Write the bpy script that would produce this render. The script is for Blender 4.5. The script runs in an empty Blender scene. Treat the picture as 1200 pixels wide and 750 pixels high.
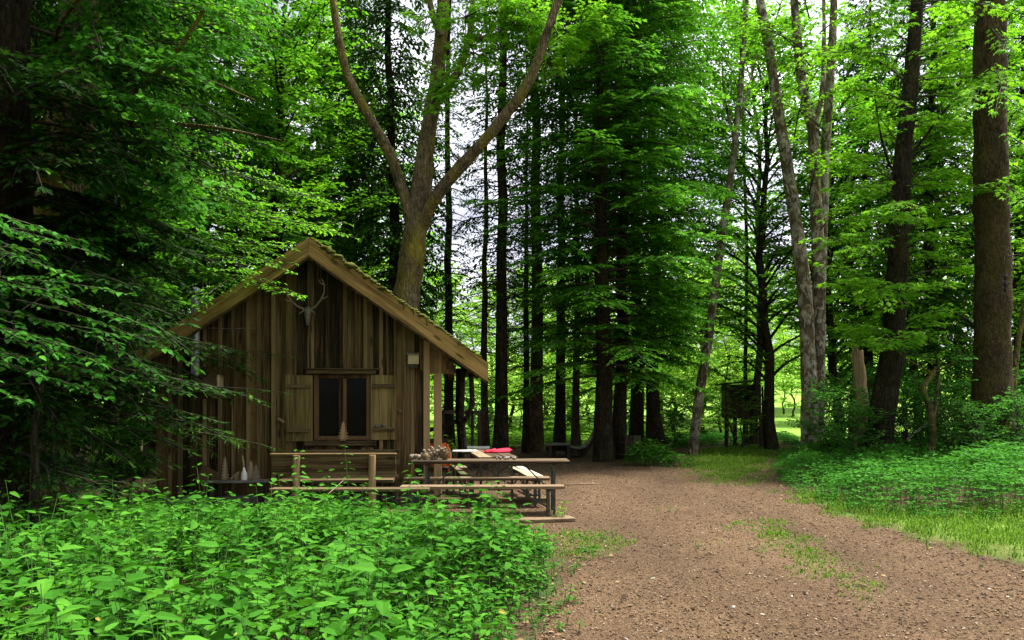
import bpy, math, random
import numpy as np
rng = np.random.default_rng(11)
random.seed(5)
FPX, HY, CH = 924.0, 475.0, 1.55
COL = bpy.context.scene.collection
UP = np.array([0., 0., 1.])

def terrain(x, y):
    x = np.asarray(x, float); y = np.asarray(y, float)
    z = 0.02*np.sin(1.3*x+0.4*y)*np.sin(0.9*y-0.5*x) + 0.012*np.sin(3.1*x)*np.sin(2.7*y+1)
    z = z*np.clip((np.hypot(x+2.5, y-13)-2.0)/6, 0.15, 1)
    s = np.clip((x-0.42*y+1.0)/5.0, 0, 1)*np.clip((y-9)/4, 0, 1)*np.clip((30-y)/6, 0, 1)*np.clip((x-4.5)/2, 0, 1)
    z = z + 0.28*s*s*(3-2*s)
    t = np.clip((y-36)/50, 0, 1)
    z = z + 2.2*t*t*(3-2*t)
    r = np.clip((np.hypot(x, y)-90)/120, 0, 1)
    return z + 14*r*r

def GP(px, py):
    Y = CH*FPX/(py-HY)
    return np.array([(px-600)/FPX*Y, Y])
def P(px, py, Y):
    return np.array([(px-600)/FPX*Y, Y, CH-(py-HY)/FPX*Y])
def B(px, Y, dz=0.0):
    x = (px-600)/FPX*Y
    return np.array([x, Y, float(terrain(x, Y))+dz])
def nrm(a):
    return a/np.maximum(np.linalg.norm(a, axis=-1, keepdims=True), 1e-9)

# ------------------------------------------------------------------ mesh collector
class MB:
    def __init__(s):
        s.v = []; s.l = []; s.c = []; s.var = []; s.mi = []; s.sm = []; s.n = 0
    def add(s, v, f, var=0.5, mat=0, smooth=False):
        v = np.asarray(v, float).reshape(-1, 3); f = np.asarray(f, int)
        m, k = f.shape
        s.v.append(v); s.l.append((f+s.n).ravel()); s.c.append(np.full(m, k))
        s.var.append(np.broadcast_to(np.asarray(var, float), (m,)).copy())
        s.mi.append(np.full(m, mat)); s.sm.append(np.full(m, smooth)); s.n += len(v)
        return s
    def build(s, name, mats, parent=None, origin=(0, 0, 0), bevel=0, loc=None):
        v = np.concatenate(s.v)-np.asarray(origin, float); l = np.concatenate(s.l); c = np.concatenate(s.c)
        me = bpy.data.meshes.new(name)
        me.vertices.add(len(v)); me.vertices.foreach_set('co', v.ravel())
        me.loops.add(len(l)); me.loops.foreach_set('vertex_index', l.astype(np.int32))
        me.polygons.add(len(c)); st = np.zeros(len(c), np.int32); st[1:] = np.cumsum(c)[:-1]
        me.polygons.foreach_set('loop_start', st)
        me.polygons.foreach_set('material_index', np.concatenate(s.mi).astype(np.int32))
        me.polygons.foreach_set('use_smooth', np.concatenate(s.sm))
        me.update(calc_edges=True)
        a = me.attributes.new('var', 'FLOAT', 'FACE'); a.data.foreach_set('value', np.concatenate(s.var).astype(np.float32))
        for m in (mats if isinstance(mats, (list, tuple)) else [mats]): me.materials.append(m)
        o = bpy.data.objects.new(name, me); COL.objects.link(o)
        if parent is not None: o.parent = parent
        elif loc is None: o.location = origin
        if loc is not None: o.location = loc
        if bevel:
            b = o.modifiers.new('bevel', 'BEVEL'); b.width = bevel; b.segments = 1; b.limit_method = 'ANGLE'
        return o

def tube(mb, pts, rad, sides=8, var=0.5, mat=0, cap=True, wob=0.0):
    pts = np.asarray(pts, float); n = len(pts); rad = np.broadcast_to(np.asarray(rad, float), (n,))
    t = nrm(np.gradient(pts, axis=0))
    ref = np.array([1., 0, 0]) if abs(t[0, 0]) < .8 else np.array([0, 1., 0])
    u = nrm(np.cross(t[0], ref)); fr = []
    for i in range(n):
        u = nrm(u-np.dot(u, t[i])*t[i]); fr.append((u, np.cross(t[i], u)))
    a = np.linspace(0, 2*np.pi, sides, endpoint=False)
    ca, sa = np.cos(a)[:, None], np.sin(a)[:, None]
    vs = []
    for i in range(n):
        r = rad[i]*(1+wob*rng.uniform(-1, 1, (sides, 1)))
        vs.append(pts[i]+r*(ca*fr[i][0]+sa*fr[i][1]))
    v = np.concatenate(vs)
    i = np.arange(n-1)[:, None]*sides; j = np.arange(sides)[None]; k = (j+1) % sides
    f = np.stack([(i+j), (i+k), (i+sides+k), (i+sides+j)], -1).reshape(-1, 4)
    mb.add(v, f, var, mat, True)
    if cap:
        for ring in (0, n-1):
            c = np.vstack([vs[ring], pts[ring]])
            mb.add(c, np.stack([np.arange(sides), (np.arange(sides)+1) % sides, np.full(sides, sides)], 1), var, mat, False)
    return mb

BOXF = np.array([[0, 1, 3, 2], [4, 6, 7, 5], [0, 4, 5, 1], [2, 3, 7, 6], [0, 2, 6, 4], [1, 5, 7, 3]])
def box(mb, c, size, rot=None, var=0.5, mat=0, jit=0.0):
    s = np.array([[x, y, z] for x in (-.5, .5) for y in (-.5, .5) for z in (-.5, .5)])*np.asarray(size, float)
    if jit: s = s+rng.uniform(-jit, jit, s.shape)
    if rot is not None: s = s@np.asarray(rot).T
    return mb.add(s+np.asarray(c, float), BOXF, var, mat)
def rz(a):
    c, s = math.cos(a), math.sin(a); return np.array([[c, -s, 0], [s, c, 0], [0, 0, 1.]])
def ry(a):
    c, s = math.cos(a), math.sin(a); return np.array([[c, 0, s], [0, 1, 0], [-s, 0, c.real]])
def rx(a):
    c, s = math.cos(a), math.sin(a); return np.array([[1, 0, 0], [0, c, -s], [0, s, c]])
def beam(mb, a, b, w, h, var=0.5, mat=0, up=UP):
    a = np.asarray(a, float); b = np.asarray(b, float); d = nrm(b-a)
    if abs(np.dot(d, up)) > .95: up = np.array([0, 1., 0])
    s = nrm(np.cross(d, up)); t = np.cross(s, d)
    return box(mb, (a+b)/2, (np.linalg.norm(b-a), w, h), np.stack([d, s, t], 1), var, mat)
def prism(mb, poly, ext, var=0.5, mat=0):
    """extrude a planar polygon (n,3) by vector ext; fan caps from its centroid"""
    p = np.asarray(poly, float); n = len(p); e = np.asarray(ext, float); i = np.arange(n); j = (i+1) % n
    v = np.vstack([p, p+e, p.mean(0), p.mean(0)+e])
    mb.add(v, np.stack([i, j, j+n, i+n], 1), var, mat)
    mb.add(v, np.stack([j, i, np.full(n, 2*n)], 1), var, mat)
    mb.add(v, np.stack([i+n, j+n, np.full(n, 2*n+1)], 1), var, mat)
    return mb

def tag(o, label=None, cat=None, group=None, kind=None):
    if label: o['label'] = label
    if cat: o['category'] = cat
    if group: o['group'] = group
    if kind: o['kind'] = kind
    return o
def empty(name, loc, label, cat, group=None, rot=0.0):
    o = bpy.data.objects.new(name, None); COL.objects.link(o); o.location = loc; o.rotation_euler = (0, 0, rot)
    o.empty_display_size = .2
    return tag(o, label, cat, group)
def copy_tree(o, parent=None):
    c = o.copy(); COL.objects.link(c)
    if parent is not None: c.parent = parent
    for ch in list(o.children): copy_tree(ch, c)
    return c

# ------------------------------------------------------------------ materials
def newmat(name):
    m = bpy.data.materials.new(name); m.use_nodes = True; nt = m.node_tree; nt.nodes.clear()
    return m, nt
def nd(nt, t, **k):
    n = nt.nodes.new(t)
    for a, b in k.items():
        if a in n.inputs: n.inputs[a].default_value = b
        else: setattr(n, a, b)
    return n
def ramp(nt, fac, stops):
    r = nt.nodes.new('ShaderNodeValToRGB'); e = r.color_ramp.elements
    while len(e) < len(stops): e.new(0.5)
    for x, (p, c) in zip(e, stops):
        x.position = p; x.color = (*c, 1) if len(c) == 3 else c
    nt.links.new(fac, r.inputs[0]); return r.outputs[0]
def mixc(nt, fac, a, b, mode='MIX'):
    n = nt.nodes.new('ShaderNodeMix'); n.data_type = 'RGBA'; n.blend_type = mode
    for sock, val in ((n.inputs[0], fac), (n.inputs[6], a), (n.inputs[7], b)):
        if hasattr(val, 'links'): nt.links.new(val, sock)
        elif isinstance(val, (int, float)): sock.default_value = val
        else: sock.default_value = (*val, 1)
    return n.outputs[2]
def math_(nt, op, a, b=0.0, clamp=False):
    n = nt.nodes.new('ShaderNodeMath'); n.operation = op; n.use_clamp = clamp
    for s, v in ((n.inputs[0], a), (n.inputs[1], b)):
        if hasattr(v, 'links'): nt.links.new(v, s)
        else: s.default_value = v
    return n.outputs[0]
def noise(nt, scale, vec=None, detail=4, rough=.55, dist=0.0):
    n = nd(nt, 'ShaderNodeTexNoise', Scale=scale, Detail=detail, Roughness=rough, Distortion=dist)
    if vec is not None: nt.links.new(vec, n.inputs['Vector'])
    return n.outputs[0]
def objcoord(nt, scale=(1, 1, 1), shift=None):
    tc = nd(nt, 'ShaderNodeTexCoord'); mp = nd(nt, 'ShaderNodeMapping'); mp.inputs['Scale'].default_value = scale
    nt.links.new(tc.outputs['Object'], mp.inputs['Vector'])
    if shift is not None: nt.links.new(shift, mp.inputs['Location'])
    return mp.outputs[0]
def varattr(nt):
    a = nd(nt, 'ShaderNodeAttribute', attribute_name='var'); return a.outputs['Fac']
def finish(nt, col, rough=.8, bumpsrc=None, bump=.3, dist=.02, spec=.3, metal=0.0):
    p = nd(nt, 'ShaderNodeBsdfPrincipled'); p.inputs['Roughness'].default_value = rough
    p.inputs['Specular IOR Level'].default_value = spec; p.inputs['Metallic'].default_value = metal
    if hasattr(col, 'links'): nt.links.new(col, p.inputs['Base Color'])
    else: p.inputs['Base Color'].default_value = (*col, 1)
    if bumpsrc is not None:
        b = nd(nt, 'ShaderNodeBump', Strength=bump, Distance=dist); nt.links.new(bumpsrc, b.inputs['Height'])
        nt.links.new(b.outputs[0], p.inputs['Normal'])
    o = nd(nt, 'ShaderNodeOutputMaterial'); nt.links.new(p.outputs[0], o.inputs[0]); return p

def wood(name, dark, light, warm=None, axis=2, moss=0.0, mosscol=(.075, .085, .02), grain=1.0, rough=.85):
    m, nt = newmat(name)
    v = varattr(nt); cx = nd(nt, 'ShaderNodeCombineXYZ'); k = math_(nt, 'MULTIPLY', v, 37.0)
    for i in range(3): nt.links.new(k, cx.inputs[i])
    sc = [9*grain]*3; sc[axis] = .5*grain
    vec = objcoord(nt, tuple(sc), cx.outputs[0])
    sc2 = [60*grain]*3; sc2[axis] = 1.5*grain
    vec2 = objcoord(nt, tuple(sc2), cx.outputs[0])
    g1 = noise(nt, 1.0, vec, 5, .6, .6); g2 = noise(nt, 1.0, vec2, 3, .6, .3)
    blot = noise(nt, 1.6, objcoord(nt, (1, 1, 1), cx.outputs[0]), 4, .6)
    f = math_(nt, 'ADD', math_(nt, 'MULTIPLY', g1, .8), math_(nt, 'MULTIPLY', g2, .75)); f = math_(nt, 'SUBTRACT', f, .2)
    f = math_(nt, 'ADD', f, math_(nt, 'MULTIPLY', math_(nt, 'SUBTRACT', v, .5), .5))
    col = ramp(nt, f, [(.3, tuple(c*.25 for c in dark)), (.46, dark), (.74, light)])
    if warm is not None:
        w = math_(nt, 'MULTIPLY', ramp(nt, blot, [(.5, (0, 0, 0)), (.66, (1, 1, 1))]), ramp(nt, v, [(.35, (.1,)*3), (.8, (.9,)*3)]))
        col = mixc(nt, w, col, warm, 'MIX')
        # keep the grain inside the warm stain
        col = mixc(nt, .55, col, ramp(nt, f, [(.3, (.25,)*3), (.7, (1.15,)*3)]), 'MULTIPLY')
    if moss:
        mn = noise(nt, 2.3, objcoord(nt, (1, 1, .45)), 5, .65)
        mf = math_(nt, 'MULTIPLY', ramp(nt, mn, [(.46, (0, 0, 0)), (.64, (1, 1, 1))]), moss)
        col = mixc(nt, mf, col, mosscol)
    # knots
    vo = nd(nt, 'ShaderNodeTexVoronoi', Scale=1.0); sc3 = [5.0]*3; sc3[axis] = 1.6
    nt.links.new(objcoord(nt, tuple(sc3), cx.outputs[0]), vo.inputs['Vector'])
    kn = ramp(nt, vo.outputs['Distance'], [(.07, (.15,)*3), (.12, (.55,)*3), (.17, (1, 1, 1))])
    col = mixc(nt, .8, col, kn, 'MULTIPLY')
    finish(nt, col, rough, f, .8, .02, .15)
    return m

def bark(name, dark, light, moss=(.09, .085, .015), mossamt=.4, scale=1.0, birch=0.0, bump=.9, crk=.75):
    m, nt = newmat(name)
    vec = objcoord(nt, (1, 1, .28)); n1 = noise(nt, 14*scale, vec, 6, .65, .5)
    vo = nd(nt, 'ShaderNodeTexVoronoi', Scale=16*scale, feature='DISTANCE_TO_EDGE'); nt.links.new(objcoord(nt, (1, 1, .22)), vo.inputs['Vector'])
    crack = ramp(nt, vo.outputs['Distance'], [(.0, (.3,)*3), (.16, (1, 1, 1))])
    f = math_(nt, 'ADD', math_(nt, 'MULTIPLY', n1, .8), .1)
    col = ramp(nt, f, [(.36, dark), (.64, light)])
    col = mixc(nt, crk if not birch else .35, col, crack, 'MULTIPLY')
    if birch:
        nb = noise(nt, 5.5, objcoord(nt, (1, 1, .6)), 6, .75, .8)
        col = mixc(nt, math_(nt, 'MULTIPLY', ramp(nt, nb, [(.47, (0, 0, 0)), (.56, (1, 1, 1))]), birch), col, (.56, .51, .42))
    mn = noise(nt, 2.2, objcoord(nt, (1, 1, .5)), 5, .7)
    col = mixc(nt, math_(nt, 'MULTIPLY', ramp(nt, mn, [(.45, (0, 0, 0)), (.62, (1, 1, 1))]), mossamt), col, moss)
    bl = noise(nt, 3.2, objcoord(nt, (1, 1, .6)), 6, .75, .5); col = mixc(nt, .8, col, ramp(nt, bl, [(.36, (.35,)*3), (.62, (1.15,)*3)]), 'MULTIPLY')
    sp = noise(nt, 22, objcoord(nt), 6, .75)
    col = mixc(nt, math_(nt, 'MULTIPLY', ramp(nt, sp, [(.59, (0, 0, 0)), (.66, (1, 1, 1))]), .5), col, (.25, .24, .19))
    h = math_(nt, 'ADD', math_(nt, 'MULTIPLY', vo.outputs['Distance'], 1.5), n1)
    finish(nt, col, .95, h, bump, .06, .1)
    return m

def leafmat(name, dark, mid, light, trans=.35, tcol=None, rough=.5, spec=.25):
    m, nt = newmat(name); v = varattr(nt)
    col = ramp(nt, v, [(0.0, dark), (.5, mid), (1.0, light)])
    p = nd(nt, 'ShaderNodeBsdfPrincipled'); p.inputs['Roughness'].default_value = rough; p.inputs['Specular IOR Level'].default_value = spec
    nt.links.new(col, p.inputs['Base Color'])
    t = nd(nt, 'ShaderNodeBsdfTranslucent')
    tc = mixc(nt, 1.0, col, tcol or (1.12, 1.1, .7), 'MULTIPLY'); nt.links.new(tc, t.inputs['Color'])
    mx = nd(nt, 'ShaderNodeMixShader'); mx.inputs[0].default_value = trans
    nt.links.new(p.outputs[0], mx.inputs[1]); nt.links.new(t.outputs[0], mx.inputs[2])
    o = nd(nt, 'ShaderNodeOutputMaterial'); nt.links.new(mx.outputs[0], o.inputs[0])
    return m
def plain(name, col, rough=.7, var=.25, scale=20, spec=.3, metal=0.0, bump=.2):
    m, nt = newmat(name); n = noise(nt, scale, objcoord(nt), 5, .6)
    c = ramp(nt, n, [(.3, tuple(x*(1-var) for x in col)), (.7, tuple(min(1, x*(1+var)) for x in col))])
    finish(nt, c, rough, n, bump, .01, spec, metal); return m

M = {}
M['wall'] = wood('weathered_boards', (.03, .0185, .0075), (.165, .102, .043), warm=(.085, .035, .011), axis=2, moss=.34, mosscol=(.055, .05, .014))
M['batten'] = wood('weathered_battens', (.055, .038, .017), (.21, .145, .068), axis=2, moss=.4, mosscol=(.06, .056, .016))
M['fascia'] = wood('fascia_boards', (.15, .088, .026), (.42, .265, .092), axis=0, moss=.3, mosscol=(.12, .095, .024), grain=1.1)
M['beamx'] = wood('old_beam_wood', (.04, .027, .012), (.15, .1, .048), axis=0, moss=.25, mosscol=(.07, .065, .02))
M['post'] = wood('post_wood', (.16, .1, .048), (.36, .24, .125), axis=2)
M['shutter'] = wood('shutter_boards', (.08, .056, .02), (.24, .17, .066), axis=2, moss=.35, mosscol=(.09, .085, .02))
M['frame'] = wood('window_frame_wood', (.06, .032, .015), (.13, .075, .036), axis=2)
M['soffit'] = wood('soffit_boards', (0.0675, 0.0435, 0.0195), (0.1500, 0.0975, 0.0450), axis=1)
M['benchback'] = wood('bench_backrest_wood', (.06, .037, .016), (.19, .125, .058), axis=0, moss=.15)
M['benchmid'] = wood('worn_brown_bench_boards', (.065, .043, .024), (.19, .13, .078), axis=0, rough=.75)
M['slat'] = wood('grey_lounger_slats', (.17, .16, .15), (.36, .34, .32), axis=1)
M['table'] = wood('table_boards', (.085, .056, .03), (.24, .17, .1), axis=0, rough=.75)
M['tabley'] = wood('table_boards_lengthwise', (0.1760, 0.1280, 0.0800), (0.3360, 0.2640, 0.1760), axis=0, rough=.7)
M['benchpale'] = wood('pale_bench_boards', (0.3200, 0.2880, 0.1920), (0.4960, 0.4480, 0.3200), axis=0, rough=.7)
M['benchdark'] = wood('dark_bench_boards', (.075, .05, .026), (.17, .115, .06), axis=0, moss=.2)
M['greywood'] = wood('grey_weathered_wood', (.1, .09, .075), (.26, .24, .2), axis=0)
M['blind'] = wood('dark_blind_boards', (.035, .03, .02), (.085, .07, .045), axis=2, moss=.3)
M['darktimber'] = wood('dark_timber', (.03, .024, .016), (.085, .066, .042), axis=2)
M['stump'] = wood('broken_pale_wood', (.22, .14, .075), (.42, .29, .17), axis=2, moss=.25)
M['metal'] = plain('painted_leg_steel', (.045, .055, .04), .5, .3, 30, .5, .3)
M['zinc'] = plain('zinc_pipe', (.3, .32, .32), .5, .3, 9, .5, .6)
M['rust'] = plain('rusty_elbow', (.1, .065, .04), .8, .5, 14)
M['roofmat'] = plain('roof_tar_paper', (.05, .045, .035), .95, .4, 8)
M['moss'] = plain('roof_moss', (.075, .08, .016), 1.0, .5, 18, .05, 0, .9)
M['bone'] = plain('old_bone', (0.1114, 0.1021, 0.0743), .7, .35, 22)
M['antler'] = plain('old_antler', (0.1600, 0.1320, 0.0800), .7, .4, 25)
M['cream'] = plain('cream_plastic', (.42, .34, .2), .6, .2, 12)
M['white'] = plain('white_paint', (.7, .7, .66), .6, .1, 15)
M['red'] = plain('red_cloth', (.5, .012, .035), .9, .25, 25)
M['orange'] = plain('orange_cloth', (.5, .1, .015), .9, .25, 12)
M['stone'] = plain('grey_stone', (.22, .2, .17), .9, .35, 12)
M['driftwood'] = plain('pale_driftwood', (0.2100, 0.1680, 0.1190), .9, .4, 18)
M['cone'] = plain('pine_cone_brown', (.16, .1, .05), .9, .5, 30)
M['toywood'] = wood('toy_plywood', (.18, .12, .065), (.36, .26, .165), axis=2)
M['rope'] = plain('pale_stick', (.2, .165, .115), .85, .3, 30)
m, nt = newmat('window_glass'); finish(nt, (.006, .007, .006), .06, None, spec=.06); M['glass'] = m
m, nt = newmat('painted_dark'); finish(nt, (.012, .01, .008), .9, None); M['inside'] = m  # near-black colour standing in for unlit hollows

M['bark_spruce'] = bark('spruce_bark', (0.0180, 0.0132, 0.0090), (0.0630, 0.0468, 0.0312), mossamt=.25)
M['bark_brown'] = bark('brown_bark', (.06, .042, .026), (.2, .145, .09), mossamt=.25)
M['bark_moss'] = bark('mossy_bark', (.07, .055, .03), (.33, .26, .15), moss=(.24, .2, .02), mossamt=.8, scale=1.3)
M['bark_dark'] = bark('dark_bark', (0.0176, 0.0144, 0.0104), (0.0600, 0.0480, 0.0336), mossamt=.3)
M['bark_birch'] = bark('pale_ash_bark', (.05, .036, .02), (.2, .155, .1), moss=(.15, .11, .03), mossamt=.4, birch=.75, bump=.5)
M['bark_big'] = bark('rough_mossy_bark', (.03, .022, .012), (.15, .105, .056), moss=(.1, .085, .02), mossamt=.7, scale=2.0, crk=.6)
M['twig'] = plain('twig_bark', (.05, .038, .026), .9, .4, 30)
M['twig_pale'] = plain('grey_twig', (.07, .058, .04), .9, .4, 30)

M['lf_nettle'] = leafmat('nettle_leaf', (.009, .044, .003), (.034, .142, .01), (.078, .245, .02), .3, rough=.7, spec=.05)
M['lf_ivy'] = leafmat('ground_elder_leaf', (.013, .062, .007), (.046, .19, .018), (.09, .3, .03), .33, rough=.65, spec=.05)
M['lf_spruce'] = leafmat('spruce_needles', (.008, .025, .005), (.025, .08, .009), (.1, .26, .018), .25, rough=.7, spec=.06)
M['lf_fir'] = leafmat('layered_needles', (.015, .062, .006), (.068, .24, .015), (.165, .45, .03), .42, rough=.7, spec=.06)
M['lf_beech'] = leafmat('beech_leaf', (.035, .135, .008), (.115, .34, .017), (.21, .49, .032), .52, rough=.7, spec=.06)
M['lf_lime'] = leafmat('lime_leaf', (.013, .065, .006), (.045, .19, .014), (.095, .31, .025), .42, rough=.65, spec=.08)
M['lf_maple'] = leafmat('maple_leaf', (.055, .18, .008), (.14, .37, .016), (.23, .5, .028), .52, rough=.65, spec=.08)
M['lf_far'] = leafmat('painted_sunlit_leaf', (.1, .26, .02), (.2, .42, .04), (.34, .58, .075), .5, rough=.7, spec=.05)  # raised leaf tones: open-sky brightness is put into the colour
M['lf_grass'] = leafmat('grass_blade', (.045, .11, .012), (.11, .22, .025), (.2, .32, .05), .38, rough=.75, spec=.05)
# ------------------------------------------------------------------ leaf templates
T_DIAM = (np.array([[0, 0, 0], [.45, .5, .1], [1, 0, -.08], [.45, -.5, .1]]), np.array([[0, 2, 1], [0, 3, 2]]))
T_OVATE = (np.array([[0, 0, 0], [.3, 0, .02], [.66, 0, -.02], [1, 0, -.16], [.2, .44, .1], [.58, .37, .06], [.2, -.44, .1], [.58, -.37, .06]]),
           np.array([[0, 1, 4], [1, 2, 5], [1, 5, 4], [2, 3, 5], [0, 6, 1], [1, 7, 2], [1, 6, 7], [2, 7, 3]]))
def _maple():
    ang = np.radians([-150, -106, -80, -52, -26, 0, 26, 52, 80, 106, 150]); r = np.array([.2, .5, .36, .84, .48, 1.05, .48, .84, .36, .5, .2])
    v = [[.32, 0, .05]]
    for a, q in zip(ang, r): v.append([.32+q*math.cos(a)*.68, q*math.sin(a)*.62, .05-.22*q*q])
    v.append([0, 0, 0]); v = np.array(v); f = [[0, i, i+1] for i in range(1, 11)]+[[0, 11, 12], [0, 12, 1]]
    return v, np.array(f)
T_MAPLE = _maple()
def _comb(n=9):
    v = []; f = []
    for i in range(n):
        x = i/n
        for s in (1, -1):
            k = len(v); w = .5*(1-.55*x)
            v += [[x, 0, 0], [x+.10, 0, 0], [x+.16, s*w, .12]]; f.append([k, k+1, k+2])
    k = len(v); v += [[0, .03, 0], [0, -.03, 0], [1.05, 0, 0]]; f.append([k, k+1, k+2])
    return np.array(v), np.array(f)
T_COMB = _comb()

def place(mb, p, d, n, L, W, tm, var, mat=0):
    tv, tf = tm; p = np.asarray(p, float); N = len(p)
    if N == 0: return
    d = nrm(np.asarray(d, float)); b = nrm(np.cross(n, d)); n2 = np.cross(d, b)
    L = np.broadcast_to(np.asarray(L, float), (N,)); W = np.broadcast_to(np.asarray(W, float), (N,))
    v = p[:, None]+tv[None, :, 0, None]*(L[:, None, None]*d[:, None])+tv[None, :, 1, None]*(W[:, None, None]*b[:, None])+tv[None, :, 2, None]*(W[:, None, None]*n2[:, None])
    k = len(tv); f = (np.arange(N)*k)[:, None, None]+tf[None]
    var = np.repeat(np.clip(np.broadcast_to(np.asarray(var, float), (N,)), 0, 1), len(tf))
    mb.add(v.reshape(-1, 3), f.reshape(-1, 3), var, mat)

def curve_interp(c, t):
    c = np.asarray(c, float); s = np.r_[0, np.cumsum(np.linalg.norm(np.diff(c, axis=0), axis=1))]; tot = s[-1]
    return np.stack([np.interp(np.asarray(t)*tot, s, c[:, i]) for i in range(3)], -1), tot
def bez(a, b, c, n=8, d=None):
    t = np.linspace(0, 1, n)[:, None]; a, b, c = map(lambda q: np.asarray(q, float), (a, b, c))
    if d is None: return (1-t)**2*a+2*t*(1-t)*b+t*t*c
    d = np.asarray(d, float); return (1-t)**3*a+3*t*(1-t)**2*b+3*t*t*(1-t)*c+t**3*d

def spray(mb, curve, t0=.2, step=.2, tl=.6, ang=50, ls=.06, L=.1, W=.06, tm=T_DIAM, droop=.15, tilt=.3, var0=.5, vj=.25, mat=0, tipbright=.0, conical=True, twig=None, twr=.006, zj=.15, tmat=1):
    """twigs left and right of a branch curve in a roughly level plane, leaves along each twig"""
    _, tot = curve_interp(curve, [0]); m = max(3, int(tot*(1-t0)/step))
    t = np.clip(np.linspace(t0, 1, m)+rng.uniform(-.4, .4, m)*(1-t0)/m, 0, 1)
    p, _ = curve_interp(curve, t); q, _ = curve_interp(curve, np.clip(t+.04, 0, 1)); q0, _ = curve_interp(curve, np.clip(t-.04, 0, 1))
    tan = nrm(q-q0); side = nrm(np.cross(tan, UP)+1e-6)
    for s in (1, -1):
        a = np.radians(ang+rng.uniform(-18, 18, m))[:, None]
        d = nrm(np.cos(a)*tan+s*np.sin(a)*side+UP*rng.uniform(-zj, zj, (m, 1)))
        pr = (np.minimum(1, (1-t)*1.5+.22) if conical else np.full(m, 1.0))*np.minimum(1, (t-t0)*4+.45)
        ln = tl*pr*rng.uniform(.55, 1.1, m)
        ns = max(2, int(tl*1.1/ls)); ss = (np.arange(ns)+.6)*ls
        mask = ss[None] < ln[:, None]
        pts = p[:, None]+d[:, None]*ss[None, :, None]-UP*(droop*ss**2)[None, :, None]
        dd = d[:, None]-UP*(2*droop*ss)[None, :, None]
        perp = nrm(np.cross(dd, UP)+1e-6)
        alt = np.where(np.arange(ns) % 2 == 0, 1., -1.)[None, :, None]
        ldir = dd*.75+perp*alt*rng.uniform(.3, 1.0, (m, ns, 1))-UP*rng.uniform(-.1, .35, (m, ns, 1))
        nn = UP+rng.normal(0, tilt, (m, ns, 3))
        frac = ss[None]/np.maximum(ln[:, None], 1e-6)
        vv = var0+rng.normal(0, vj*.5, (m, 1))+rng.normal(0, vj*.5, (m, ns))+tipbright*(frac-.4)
        k = mask.ravel(); N = int(k.sum())
        if N == 0: continue
        sc = rng.uniform(.7, 1.2, N)
        place(mb, pts.reshape(-1, 3)[k], ldir.reshape(-1, 3)[k], nn.reshape(-1, 3)[k], L*sc, W*sc, tm, vv.ravel()[k], mat)
        if twig is not None:
            for i in range(m):
                if ln[i] > 3*ls:
                    e = ln[i]; tube(mb, [p[i], p[i]+d[i]*e*.5-UP*droop*e*e*.25, p[i]+d[i]*e-UP*droop*e*e], [twr, twr*.8, twr*.4], 3, .5, tmat, False)
    if twig is not None or True:
        end, _ = curve_interp(curve, [1.0]); pe, _ = curve_interp(curve, [.93])
        place(mb, np.repeat(end, 3, 0), np.repeat(end-pe, 3, 0)+rng.normal(0, .25, (3, 3))*np.linalg.norm(end-pe), UP+rng.normal(0, .2, (3, 3)), L, W, tm, var0+tipbright*.5, mat)

def trunk_pts(base, top, n=12, wig=.05, bend=None):
    base = np.asarray(base, float); top = np.asarray(top, float); t = np.linspace(0, 1, n)[:, None]
    p = base+(top-base)*t
    w = np.cumsum(rng.normal(0, wig, (n, 3)), 0); w[:, 2] = 0; w -= w[0]+(w[-1]-w[0])*t
    return p+w
def flare(r0, r1, n, fl=1.45):
    t = np.linspace(0, 1, n); r = r0+(r1-r0)*t; r[0] *= fl; r[1] *= 1+(fl-1)*.15; return r

# ------------------------------------------------------------------ setting: ground, path
def grid_lines(a, b, fine0, fine1, step, grow=1.18):
    xs = list(np.arange(fine0, fine1+1e-6, step)); s = step
    while xs[-1] < b: s *= grow; xs.append(xs[-1]+s)
    s = step
    while xs[0] > a: s *= grow; xs.insert(0, xs[0]-s)
    return np.array(xs)
def pip(x, y, poly):
    poly = np.asarray(poly); inside = np.zeros(x.shape, bool); n = len(poly); j = n-1
    for i in range(n):
        xi, yi = poly[i]; xj, yj = poly[j]
        c = ((yi > y) != (yj > y)) & (x < (xj-xi)*(y-yi)/(yj-yi+1e-12)+xi); inside ^= c; j = i
    return inside
def dist_poly(x, y, poly):
    poly = np.asarray(poly); d = np.full(x.shape, 1e9)
    for i in range(len(poly)):
        a = poly[i]; b = poly[(i+1) % len(poly)]; ab = b-a
        t = np.clip(((x-a[0])*ab[0]+(y-a[1])*ab[1])/max(1e-9, ab@ab), 0, 1)
        d = np.minimum(d, np.hypot(x-a[0]-t*ab[0], y-a[1]-t*ab[1]))
    return d
def snoise(x, y, s=1.0, k=0):
    return (np.sin(x*1.7*s+k)*np.sin(y*2.1*s+1.3*k)+.6*np.sin(x*3.9*s-y*2.2*s+k*2)+.4*np.sin(x*7.3*s+y*6.1*s-k))/2

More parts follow.
